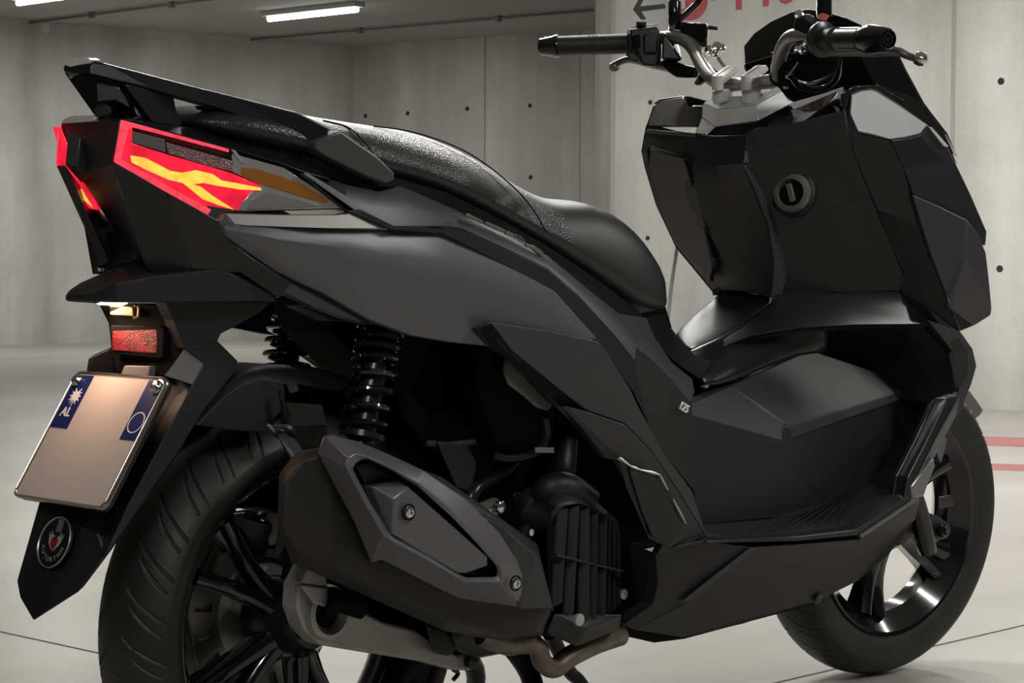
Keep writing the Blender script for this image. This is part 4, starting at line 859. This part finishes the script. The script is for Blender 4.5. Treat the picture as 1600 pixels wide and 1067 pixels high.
# leg shield: glove box side, centre column
grid('leg_shield', [
    [(1014, 196, -.232), (1050, 204, -.15), (1086, 210, -.062), (1120, 212, -.01), (1168, 210, .055), (1182, 216, .060)],
    [(1002, 236, -.240), (1044, 250, -.15), (1085, 262, -.062), (1120, 258, -.01), (1160, 256, .052), (1168, 254, .06)],
    [(1008, 258, -.240), (1050, 280, -.15), (1088, 300, -.064), (1128, 300, -.01), (1174, 290, .054), (1184, 288, .062)],
    [(1024, 316, -.225), (1062, 340, -.14), (1100, 356, -.066), (1146, 352, -.006), (1200, 352, .062), (1208, 348, .068)],
    [(1056, 384, -.185), (1086, 400, -.12), (1112, 410, -.070), (1156, 408, .0), (1209, 412, .068), (1222, 420, .076)],
    [(1112, 452, -.095), (1118, 452, -.085), (1126, 448, -.072), (1164, 446, .0), (1207, 448, .070), (1222, 436, .078)],
    [(1113, 462, -.092), (1118, 458, -.082), (1128, 453, -.070), (1166, 456, .0), (1204, 464, .070), (1217, 460, .078)]], MATTE, S, d=(.02, 0, 0), smooth=25, bevel=.0015, ang=25)
COLT = mat('column_grey', (.028, .028, .030), .38)
ls2 = slab('column_ridge', sh_([(1160, 256, .056), (1164, 262, .060), (1186, 296, .066), (1206, 346, .070), (1224, 424, .079), (1223, 436, .080), (1217, 460, .080), (1204, 464, .074), (1209, 436, .074), (1210, 414, .072), (1200, 352, .066), (1176, 292, .058)], -.006), COLT, S, d=(.01, 0, 0), bevel=.0012)
DOORG = mat('door_grey', (.065, .064, .061), .42)
gb = slab('glove_box_door', sh_([(1015, 232, -.228), (1068, 247, -.100), (1092, 322, -.090), (1116, 402, -.070), (1112, 420, -.074), (1108, 440, -.090), (1060, 386, -.176), (1030, 320, -.214), (1012, 262, -.230)], -.026), DOORG, S, d=(.012, 0, 0), bevel=.0015)
slab('door_gap', sh_([(1068, 248, -.100), (1071, 250, -.097), (1096, 322, -.086), (1120, 402, -.068), (1114, 403, -.074), (1091, 322, -.09)], -.030), DEEP, gb, d=(.004, 0, 0), bevel=0)
tube('door_seam', sh_([(1014, 262, -.232), (1013, 234, -.229), (1017, 230, -.222), (1068, 246, -.103)], -.027), .0018, DEEP, gb, n=1, seg=6, smoothpath=False)
slab('door_mark', sh_([(1038, 260, -.178), (1049, 262, -.155), (1048, 265, -.155), (1037, 262, -.178)], -.030), BARM, gb, d=(.002, 0, 0), bevel=.0003)
slab('shield_edge', [(1020, 164, -.236), (1026, 166, -.232), (1012, 200, -.236), (1006, 236, -.242), (1012, 262, -.244), (1030, 320, -.228), (1060, 388, -.19), (1112, 450, -.10), (1112, 456, -.10), (1056, 388, -.195), (1024, 320, -.235), (1007, 262, -.248), (1001, 236, -.248), (1009, 200, -.24)], SATIN, S, d=(.02, 0, 0), bevel=.002)
top_l = slab('shield_top', [(1012, 197, -.233), (1022, 165, -.232), (1034, 157, -.22), (1066, 151, -.16), (1074, 160, -.14), (1078, 166, -.12), (1100, 166, -.07), (1099, 188, -.055), (1086, 198, -.06)], SATIN, S,
    faces=[(0, 1, 2, 3, 4, 5, 6, 7, 8)], d=(.03, .01, 0), bevel=.002)
slab('top_highlight', [(1020, 162, -.236), (1032, 154, -.224), (1066, 149, -.164), (1072, 156, -.15), (1062, 160, -.17), (1034, 164, -.22)], SILV3 if 'SILV3' in globals() else mat('soft_grey', (.16, .16, .155), .35), top_l, d=(.02, .01, 0), bevel=.0015)  # grey slab paints the highlight along the shield's top
slab('top_pocket', [(1068, 151, -.158), (1074, 150, -.15), (1100, 157, -.075), (1100, 164, -.072), (1076, 164, -.135), (1068, 158, -.150)], DEEP, top_l, d=(.01, 0, 0), bevel=.001)
slab('side_glass', [(1018, 196, -.233), (1032, 165, -.228), (1034, 167, -.226), (1024, 196, -.228)], mat('soft_grey', (.16, .16, .155), .35), top_l, d=(.004, 0, 0), bevel=.0005)
slab('top_band', [(1010, 202, -.236), (1086, 208, -.06), (1086, 214, -.06), (1008, 208, -.238)], mat('band_grey', (.05, .05, .05), .35), top_l, d=(.004, 0, 0), bevel=.001)
# recess wall behind the key
rec = slab('shield_recess', [(1166, 208, .055), (1182, 200, .07), (1250, 190, .13), (1320, 172, .185), (1330, 230, .19), (1370, 330, .196), (1412, 430, .20), (1406, 458, .20), (1300, 457, .12), (1218, 456, .078), (1222, 430, .074), (1206, 352, .064), (1180, 290, .056), (1160, 256, .05), (1296, 213, .165), (1180, 242, .07)], DARKB if 'DARKB' in globals() else mat('recess_black', (.007, .007, .008), .45), S,
    faces=[(0, 1, 2, 3, 14, 15, 13), (13, 15, 14, 3, 4, 5, 6, 7, 8, 9, 10, 11, 12)], d=(.02, 0, 0), bevel=.001)
kx = P(1238, 302, .105); kd = Vector((-1, -.25, .12)).normalized()
key = lathe('ignition_lock', [(-.01, .030), (.004, .030), (.008, .028), (.009, .0215), (.004, .020), (.003, .0195)], kx, kd, mat('lock_ring', (.16, .155, .145), .4, .4), S, 36, close=False)
lathe('lock_core', [(-.004, .021), (.003, .021)], kx, kd, DEEP, key, 30)
a_ = kd.cross(Vector((0, .35, 1))).normalized(); b_ = kd.cross(a_)
box('key_slot', kx+kd*.005, a_*.0045, b_*.0145, kd*.0035, mat('lock_ring', (.16, .155, .145)), key, .001)
lathe('lock_collar', [(-.012, .036), (-.002, .036), (0, .031)], kx, kd, PLAS, key, 36)
slab('hook_glint', [(1201, 338, .068), (1204, 338, .068), (1205, 354, .07), (1201, 354, .069)], BARM, rec, d=(.003, 0, 0), bevel=.0004)
# right wing of the leg shield
WG = mat('wing_grey', (.13, .13, .13), .42, .4, noise=(500, .06, (1, 1, 1)))
wing = slab('wing_inner', [(1316, 172, .180), (1326, 180, .185), (1339, 207, .200), (1392, 218, .236), (1412, 262, .242), (1427, 305, .250), (1440, 350, .252), (1456, 400, .256), (1500, 518, .262), (1448, 480, .242), (1404, 457, .200), (1412, 428, .200), (1370, 330, .196), (1330, 232, .190)], PLAS, S, d=(.01, .012, 0), mirror=False,
    faces=[(0, 1, 2, 13), (2, 3, 4, 5, 6, 12, 13), (6, 7, 8, 9, 10, 11, 12)], ang=3, bevel=.002)
slab('wing_shoulder', [(1329, 146, .188), (1345, 140, .195), (1361, 138, .203), (1370, 141, .208), (1410, 166, .232), (1451, 195, .252), (1440, 210, .254), (1416, 216, .246), (1392, 218, .238), (1364, 212, .220), (1339, 207, .202), (1326, 178, .188)], WG, wing, d=(.008, .010, 0), bevel=.003, seg=3)
slab('shoulder_rim', [(1316, 178, .180), (1317, 146, .180), (1336, 134, .190), (1372, 133, .205), (1410, 155, .228), (1452, 190, .250), (1484, 232, .262), (1496, 256, .266), (1480, 240, .26), (1451, 196, .250), (1410, 166, .230), (1370, 141, .206), (1361, 138, .201), (1345, 140, .193), (1329, 146, .186), (1326, 178, .185)], GLOSS, wing, d=(.012, .014, 0), bevel=.0015)
slab('wing_outer', [(1392, 218, .238), (1416, 216, .246), (1440, 210, .255), (1451, 196, .254), (1482, 232, .264), (1497, 262, .270), (1518, 306, .276), (1542, 362, .280), (1540, 384, .282), (1528, 362, .282), (1512, 343, .278), (1470, 322, .264), (1427, 304, .252), (1412, 262, .244), (1470, 250, .262)], PLAS, wing,
    faces=[(0, 1, 2, 14, 13), (2, 3, 4, 5, 14), (13, 14, 5, 6, 7, 8, 9, 10, 11, 12)], d=(.006, .012, 0), ang=3, bevel=.002)
slab('wing_glint', [(1452, 198, .257), (1456, 199, .258), (1483, 229, .267), (1476, 229, .265), (1466, 216, .261)], SILV, wing, d=(0, .003, 0), bevel=.0006)  # silver sliver painted in for the glint on the wing edge
slab('wing_side', [(1427, 305, .256), (1470, 323, .268), (1512, 344, .282), (1528, 364, .287), (1541, 395, .288), (1546, 440, .282), (1550, 482, .276), (1548, 493, .274), (1524, 508, .268), (1500, 518, .264), (1478, 458, .262), (1456, 400, .259), (1440, 350, .256), (1508, 400, .284), (1484, 480, .268)], mat('wing_paint', (.062, .060, .066), .42, .5), wing,
    faces=[(0, 1, 2, 13, 14, 10, 11, 12), (2, 3, 4, 5, 6, 13), (13, 6, 7, 8, 14), (14, 8, 9, 10)], d=(.004, .012, 0), ang=4, bevel=.002)
# left wing, mirrored stand-in so that the shield is whole from the side
0 and slab('left_wing', [P(1427, 305, .25)*1, P(1512, 344, .28), P(1541, 395, .285), P(1550, 482, .274), P(1500, 518, .262), P(1456, 400, .257)], mat('wing_paint', (.062, .060, .066)), S)
DASHM = mat('dash_black', (.012, .012, .012), .6, spec=.25)
# dash below the bars
dash = slab('dash_cover', [(p[0], p[1], p[2], .03) for p in [(1182, 200, .062), (1184, 186, .06), (1232, 162, .06), (1244, 158, .06), (1290, 146, .12), (1318, 134, .17), (1317, 150, .178), (1316, 178, .18), (1296, 188, .16), (1250, 194, .12), (1210, 204, .09)]], DASHM, S, d=(.02, .01, -.004), bevel=.003)
slab('dash_lid', [(1236, 172, .085), (1290, 160, .13), (1312, 140, .172), (1308, 150, .172), (1284, 170, .14), (1240, 184, .10)], mat('dash_brown', (.075, .060, .052), .25, coat=.4), dash, d=(.004, .004, 0), bevel=.001)
# windscreen and binnacle
SCRM = mat('smoked_screen', (.005, .005, .006), .12, spec=.25)
ws = slab('windscreen', [(1162, 72, -.150), (1178, 52, -.130), (1204, 34, -.100), (1238, 18, -.050), (1262, 14, -.01), (1290, 19, .030), (1320, 28, .070), (1350, 42, .100), (1392, 66, .140), (1412, 108, .165), (1440, 160, .195), (1476, 210, .235), (1492, 244, .250), (1476, 232, .240), (1440, 184, .21), (1370, 132, .165), (1225, 100, -.02), (1164, 100, -.145)], SCRM, S,
    faces=[(0, 1, 2, 3, 4, 5, 6, 7, 16, 17), (7, 8, 9, 10, 15, 16), (10, 11, 12, 13, 14, 15)], d=(.008, 0, .0), bevel=.0015)
slab('binnacle', [PX(u, v, 1.045) for u, v in [(1164, 99), (1222, 82), (1346, 84), (1350, 96), (1371, 134), (1322, 150), (1246, 160), (1210, 140), (1166, 108)]], DEEP, S, d=FW*.02, bevel=.002)
tube('screen_edge', [(1164, 97, -.150), (1184, 89, -.120), (1220, 79, -.045)], .0016, mat('edge_grey', (.35, .35, .34), .4), ws, n=2, seg=8)
tube('screen_edge', [(1347, 80, .088), (1354, 94, .096), (1362, 116, .108), (1369, 134, .120)], [.0028, .0032], mat('edge_sheen', (.13, .13, .13), .4), ws, n=2, seg=8)  # grey tube stands in for the highlight on the inner edge

# ---- handlebar
DF = FW*.04
base = slab('riser_base', [(1100, 161, -.060), (1120, 171.5, -.036), (1181, 163.6, .034), (1221, 142, .060), (1237, 162, .066), (1185, 188.6, .046), (1117.5, 198, -.032), (1097, 183, -.056)], SILV, S,
    faces=[(0, 1, 6, 7), (1, 2, 5, 6), (2, 3, 4, 5)], d=DF, ang=4, bevel=.0012)
slab('base_top', [(1100, 161, -.06), (1111, 151, -.055), (1160, 150, .0), (1190, 151, .02), (1214, 134, .050), (1221, 141.5, .060), (1181, 163.2, .034), (1120, 171, -.036)], SILV, base, d=FW*.02, bevel=.001)
slab('lower_wedge', [(1087, 208, -.060), (1097, 184, -.056), (1118, 199, -.032), (1104, 209, -.034)], SILV, base, d=FW*.02, bevel=.001)
slab('gasket', [(1106, 209, -.036), (1118, 199, -.032), (1185, 190, .048), (1236, 165, .068), (1244, 176, .070), (1186, 206, .055), (1168, 210, .052)], DEEP, base, d=FW*.03, bevel=.001)
for x_, w_ in ((0, -.026), (46, .022)):
    dy_ = -.5 if x_ else 0
    lathe('bar_riser', [(-.010, .0090), (.012, .0090)], (1121+x_, 131+dy_, w_), (-.1, 0, 1), SILV, base, 24)
    cap_ = [(1112.8, 118, w_-.012), (1136, 102, w_-.012), (1152, 102, w_+.004), (1156, 109, w_+.010), (1128, 123.5, w_+.010), (1114, 125, w_-.006)]
    low_ = [(1113.5, 127, w_-.010), (1152, 113, w_+.008), (1129, 133, w_+.008), (1118, 133, w_-.004), (1138, 114, w_-.010)]
    cl = hull('bar_clamp', [(p[0]+x_, p[1]+dy_, p[2]) for p in cap_+low_], SILV, base, .0028, seg=3)
    slab('clamp_slot', [(p[0]+x_, p[1]+dy_, p[2], -.004) for p in [(1119, 117, w_-.008), (1138, 104.5, w_-.008), (1140, 105, w_-.006), (1121, 118.5, w_-.006)]], BARM, base, d=FW*.004, bevel=.0003)
    hull('clamp_step', [(p[0]+x_, p[1]+dy_, p[2]) for p in [(1112, 142, w_-.012), (1124, 139, w_), (1139, 138, w_+.010), (1141, 144, w_+.012), (1138, 157, w_+.010), (1120, 164, w_-.004), (1112, 161, w_-.012), (1128, 141, w_-.016), (1146, 142, w_), (1144, 156, w_)]], SILV, base, .0025)
lathe('base_screw', [(0, .004), (.004, .004)], (1227, 139, .062), (0, -.3, 1), CHROME, base, 10)
g0, g1 = P(848, 73, -.365), P(984, 68, -.255)
bar = tube('handlebar', [g1, (1030, 60, -.215), (1062, 59, -.175), (1082, 74, -.145), (1096, 100, -.105), (1114, 124, -.062), (1140, 132, -.03), (1180, 130, .03), (1212, 124, .062), (1216, 104, .080), (1222, 78, .105), (1236, 58, .135), (1262, 58, .165), (1290, 62, .20)], .0112, BARM, S, n=6, seg=20)
tube('bar_sleeve', [(1210, 124, .060), (1218, 118, .070), (1219, 106, .080)], .0128, DEEP, bar, n=4, seg=16)
slab('cable_clip', [(1094, 114, -.10), (1102, 100, -.10), (1118, 112, -.08), (1100, 124, -.085), (1088, 134, -.09), (1083, 130, -.09)], PLAS, bar, d=(.01, 0, 0), bevel=.002)
# left grip
gl = tube('left_grip', [P(870, 72, -.350), P(984, 68, -.255)], [.0165, .0165, .0165], RUBB, bar, n=3, seg=20)
L_ = (P(846, 73, -.370)-P(984, 68, -.255)).normalized()
lathe('bar_end', [(0, .019), (.004, .0195), (.008, .0175), (.012, .0165), (.030, .0135), (.033, .010)], P(872, 72, -.349), L_, GLOSS, gl, 24)
for f in (.45, .5, .55): lathe('grip_rib', [(0, .0168), (.001, .0176), (.002, .0168)], P(872, 72, -.349).lerp(P(984, 68, -.255), f), L_, RUBB, gl, 20)
sl = lathe('left_switchgear', [(-.044, .020), (-.040, .0235), (-.022, .0245), (-.018, .021), (-.014, .0265), (.006, .0265), (.010, .022)], P(990, 69, -.252), L_, PLAS, bar, 10, smooth=20)
hull('switch_body', sh_([(984, 46, -.252), (1026, 41, -.220), (1032, 50, -.215), (1032, 92, -.215), (1024, 104, -.220), (1004, 102, -.235), (990, 84, -.250), (984, 60, -.254)], -.022)+sh_([(984, 46, -.252), (1026, 41, -.220), (1034, 92, -.212), (1022, 106, -.220), (1004, 104, -.235), (990, 84, -.250)], .006), PLAS, sl, .003)
hull('switch_block', [(994, 34, -.25), (1010, 34, -.24), (1010, 44, -.24), (994, 46, -.25), (994, 34, -.235), (1010, 34, -.225), (1010, 44, -.225)], PLAS, sl, .001)
slab('switch_top', [(986, 41, -.262), (994, 38, -.255), (994, 43, -.255), (986, 44, -.262)], SILV, sl, d=(.01, 0, 0), bevel=.0006)
slab('switch_top', [(1011, 38, -.24), (1025, 37, -.228), (1022, 41, -.23), (1011, 42, -.24)], SILV, sl, d=(.01, 0, 0), bevel=.0006)
hull('turn_switch', sh_([(986, 54, -.25), (1000, 52, -.24), (1001, 74, -.24), (988, 74, -.25)], -.032)+sh_([(986, 54, -.25), (1000, 52, -.24), (1001, 74, -.24), (988, 74, -.25)], -.018), DEEP, sl, .003)
hull('switch_face', sh_([(1006, 54, -.235), (1028, 46, -.22), (1026, 84, -.22), (1006, 84, -.235)], -.030)+sh_([(1004, 54, -.235), (1030, 46, -.22), (1028, 84, -.22), (1004, 84, -.235)], -.018), MATTE, sl, .004)
lathe('horn_button', [(0, .010), (.008, .010), (.010, .006)], (990, 88, -.262), (-1, -.2, 0), DEEP, sl, 16)
lathe('switch_screw', [(0, .006), (.004, .006), (.006, .003)], (1041, 78, -.21), (-.6, -.8, 0), CHROME, sl, 12)
hull('lever_perch', [(1036, 50, -.215), (1052, 56, -.20), (1062, 74, -.19), (1066, 94, -.185), (1050, 100, -.19), (1034, 92, -.21), (1036, 50, -.19), (1066, 94, -.165), (1034, 92, -.19)], SATIN, bar, .003)
lv = tube('left_lever', [(1084, 112, -.15), (1052, 106, -.185), (1020, 100, -.225), (984, 93, -.262), (962, 100, -.285), (956, 104, -.29)], [.008, .009, .008, .006, .0055, .006], mat('lever_metal', (.20, .195, .18), .35, .8), bar, n=5, seg=12)
lathe('lever_ball', [(-.009, .003), (-.006, .0075), (0, .0092), (.006, .0075), (.009, .003)], (960, 105, -.288), (-.3, .8, -.4), BARM, lv, 14)
tube('brake_hose', [(1040, 98, -.20), (1062, 110, -.17), (1088, 114, -.14)], [.009, .012, .008], DEEP, bar, n=4, seg=10)
mcx = hull('brake_reservoir', [(1058, 38, -.195), (1064, 34, -.193), (1106, 37, -.150), (1110, 44, -.146), (1104, 74, -.15), (1080, 80, -.17), (1062, 64, -.19), (1064, 34, -.165), (1106, 37, -.12), (1104, 74, -.125), (1062, 64, -.17)], GLOSS, bar, .003)
slab('reservoir_lid', [(1057, 37, -.197), (1110, 40, -.147), (1110, 46, -.147), (1058, 43, -.197)], SATIN, mcx, d=(.02, 0, 0), bevel=.001)
for u, v, w_, r in ((1108, 80, -.14, .008), (1120, 74, -.125, .008), (1128, 76, -.118, .006), (1116, 86, -.13, .006)):
    lathe('banjo_bolt', [(0, r), (.006, r), (.007, r*.6)], (u, v, w_), (-.7, -.7, .3), CHROME, mcx, 10)
tube('hose_fitting', [(1122, 90, -.13), (1130, 102, -.12), (1138, 106, -.11)], .003, CHROME, mcx, n=3, seg=8)
# mirrors: only the stems reach into view
ms = lathe('mirror_mount', [(-.005, .009), (.002, .0105), (.034, .0105), (.038, .008), (.042, .006)], (1054, 36, -.19), (0, 0, 1), GLOSS, S, 20, )
lathe('stem_nut', [(-.012, .011), (-.005, .011)], (1054, 36, -.19), (0, 0, 1), CHROME, ms, 6)
tube('mirror_stem', [(1060, 32, -.185), (1078, 16, -.17), (1094, -2, -.155), (1104, -40, -.15)], .0052, GLOSS, ms, n=4, seg=12)
hull('mirror_head', [(1098, 0, -.15), (1120, 2, -.12), (1160, -40, -.08), (1150, -90, -.08), (1090, -80, -.15), (1098, 0, -.17), (1120, 2, -.15), (1150, -90, -.12), (1090, -80, -.18)], GLOSS, ms, .006)
ms2 = tube('mirror_mount', [(1288, 26, .175), (1288, 8, .175), (1288, -30, .178)], [.0115, .0110], GLOSS, S, n=2, seg=18)
tube('mirror_stem', [(1288, -25, .178), (1290, -50, .178), (1294, -80, .178)], .0075, GLOSS, ms2, n=3, seg=12)
hull('mirror_head', [(1240, -70, .14), (1340, -66, .22), (1350, -130, .22), (1236, -130, .13), (1240, -70, .12), (1340, -66, .20), (1350, -130, .20), (1236, -130, .11)], GLOSS, ms2, .008)
# right grip
ra, rb = P(1284, 62, .215), P(1388, 61, .368)
RD = (rb-ra).normalized()
gR = tube('right_grip', [ra, ra.lerp(rb, .68)], [.0165, .0168], RUBB, bar, n=3, seg=24)
lathe('grip_flange', [(-.004, .022), (.0, .026), (.004, .026), (.008, .018)], ra, RD, SATIN, gR, 28)
for f in (.22, .25, .28): lathe('grip_rib', [(0, .0168), (.001, .0180), (.002, .0168)], ra.lerp(rb, f), RD, RUBB, gR, 20)
lathe('grip_metal', [(0, .0174), (.055, .0174)], ra.lerp(rb, .30), RD, mat('grip_sheen', (.05, .05, .048), .25, .4), gR, 28)
lathe('bar_end', [(0, .0195), (.014, .0205), (.018, .0195), (.050, .0155), (.053, .013), (.053, .0115), (.048, .011)], ra.lerp(rb, .68), RD, GLOSS, gR, 28)
lathe('end_ring', [(.0495, .0095), (.052, .009), (.052, .006), (.048, .005)], ra.lerp(rb, .68), RD, SATIN, gR, 24, close=False)
lathe('end_bolt', [(.046, .010), (.0485, .010)], ra.lerp(rb, .68), RD, DEEP, gR, 24)
lathe('end_screw', [(.048, .0035), (.052, .0035)], ra.lerp(rb, .68), RD, SATIN, gR, 12)
sr = hull('right_switchgear', [(1240, 46, .145), (1276, 42, .19), (1284, 50, .195), (1284, 80, .195), (1256, 72, .165), (1242, 68, .148), (1240, 46, .13), (1276, 42, .16), (1284, 80, .17), (1256, 78, .14), (1244, 22, .15), (1270, 22, .17), (1272, 42, .18), (1244, 24, .13)], PLAS, bar, .004)
slab('switch_top', [(1242, 38, .148), (1262, 30, .165), (1284, 34, .182), (1280, 38, .184), (1262, 36, .168), (1248, 44, .15)], CHROME, sr, d=(.006, 0, 0), bevel=.0008)
slab('kill_switch', [(1276, 24, .185), (1284, 20, .19), (1292, 24, .19), (1286, 32, .187), (1276, 30, .184)], mat('switch_red', (.45, .10, .07), .4), sr, d=(.008, 0, 0), bevel=.001)
for u, v, w_, r in ((1248, 24, .152, .007), (1254, 78, .16, .008), (1246, 78, .15, .006), (1258, 70, .17, .005)):
    lathe('perch_bolt', [(0, r), (.005, r), (.006, r*.6)], (u, v, w_), (-.6, -.7, .3), CHROME, sr, 10)
hull('lever_perch', [(1244, 74, .14), (1290, 82, .19), (1312, 88, .20), (1310, 110, .19), (1280, 122, .16), (1250, 110, .14), (1244, 74, .12), (1312, 88, .17), (1280, 122, .13)], DEEP, bar, .004)
lr = tube('right_lever', [(1290, 82, .185), (1330, 80, .235), (1368, 80, .285), (1400, 80, .330), (1420, 88, .350), (1436, 92, .365)], [.007, .0075, .008, .0070, .0052, .006], mat('lever_metal', (.2, .195, .18)), bar, n=5, seg=12)
lathe('lever_ball', [(-.010, .003), (-.007, .0085), (0, .0105), (.007, .0085), (.010, .003)], (1438, 92, .368), (.3, -.8, -.2), CHROME, lr, 18)
tube('throttle_cable', [(1226, 120, .09), (1246, 127, .10), (1264, 131, .11), (1286, 125, .13), (1300, 116, .15), (1304, 100, .16), (1306, 84, .165)], .0030, CHROMEC if 'CHROMEC' in globals() else mat('cable_sheen', (.18, .18, .18), .25, .8), bar, n=6, seg=8)
tube('brake_hose', [(1236, 118, .10), (1252, 136, .10), (1286, 138, .12), (1308, 120, .15), (1312, 92, .17)], .005, GLOSS, bar, n=6, seg=10)
tube('wire', [(1247, 97, .13), (1238, 110, .11), (1232, 118, .10)], .0016, mat('wire_blue', (.25, .33, .36), .4), bar, n=3, seg=8)
tube('wire_loom', [(1212, 112, .07), (1222, 108, .09), (1240, 96, .12)], .006, DEEP, bar, n=3, seg=10)

# ---- front mudguard, fork
ff = hull('front_mudguard', [(1506, 612, .01), (1515, 611, .0), (1526, 626, -.02), (1536, 641, -.03), (1530, 650, -.01), (1522, 655, .02), (1508, 644, .04), (1500, 634, .05), (1500, 612, .02)], PLAS, S, .003)
rows_ = []
for y_, rr_ in ((-.060, .262), (-.058, .278), (-.035, .286), (0, .288), (.035, .286), (.058, .278), (.060, .262)):
    rows_.append([ftf @ Vector((rr_*math.cos(math.radians(a)), y_, rr_*math.sin(math.radians(a)))) for a in range(62, 136, 6)])
grid('mudguard_shell', rows_, SATIN, ff, d=(0, 0, -.002), smooth=50)
slab('mudguard_side', [(1497, 642, .062), (1504, 662, .062), (1509, 684, .062), (1508, 700, .062), (1496, 684, .062), (1480, 673, .062)], mat('mudguard_paint', (.16, .15, .18), .4, .4), ff, d=(0, .01, 0))
slab('mudguard_side', [(1470, 680, .066), (1481, 684, .066), (1476, 706, .066), (1470, 724, .066), (1463, 704, .066)], mat('mudguard_paint', (.16, .15, .18)), ff, d=(0, .01, 0))
slab('mudguard_inner', [(1470, 660, .055), (1497, 650, .055), (1509, 700, .055), (1480, 676, .055), (1466, 720, .055), (1460, 700, .055)], PLAS, ff, d=(0, .02, 0))
fk = tube('fork_leg', [(1400, 700, .085), (1432, 790, .088), (1446, 846, .090), (1450, 862, .090)], [.016, .0165, .017, .015], GLOSS, S, n=3, seg=20)
slab('wheel_arch_trim', [(1459, 714, .262), (1462, 728, .262), (1452, 752, .262), (1444, 776, .262), (1426, 778, .264), (1424, 760, .264), (1438, 742, .264)], mat('arch_metal', (.22, .22, .21), .3, .7), S, d=(0, .02, 0), bevel=.003)
lathe('axle_bolt', [(-.02, .012), (.006, .012), (.007, .008), (.012, .008)], (1472, 828, .09), (0, -1, 0), SATIN, fk, 14)
hull('sensor_bracket', [(1466, 776, .07), (1486, 772, .07), (1490, 790, .07), (1466, 796, .07), (1466, 776, .05), (1486, 772, .05), (1490, 790, .05)], SATIN, fk, .002)
hull('axle_clamp', [(1448, 800, .085), (1466, 806, .085), (1484, 820, .085), (1482, 840, .085), (1460, 846, .085), (1448, 800, .06), (1484, 820, .06), (1460, 846, .06)], PLAS, fk, .003)
tube('white_rod', [(1058, 388, -.26), (1050, 440, -.26), (1043, 508, -.26)], .0034, mat('pale_rod', (.85, .85, .83), .4), S, n=2, seg=8)  # thin pale rod, no known part of the scooter
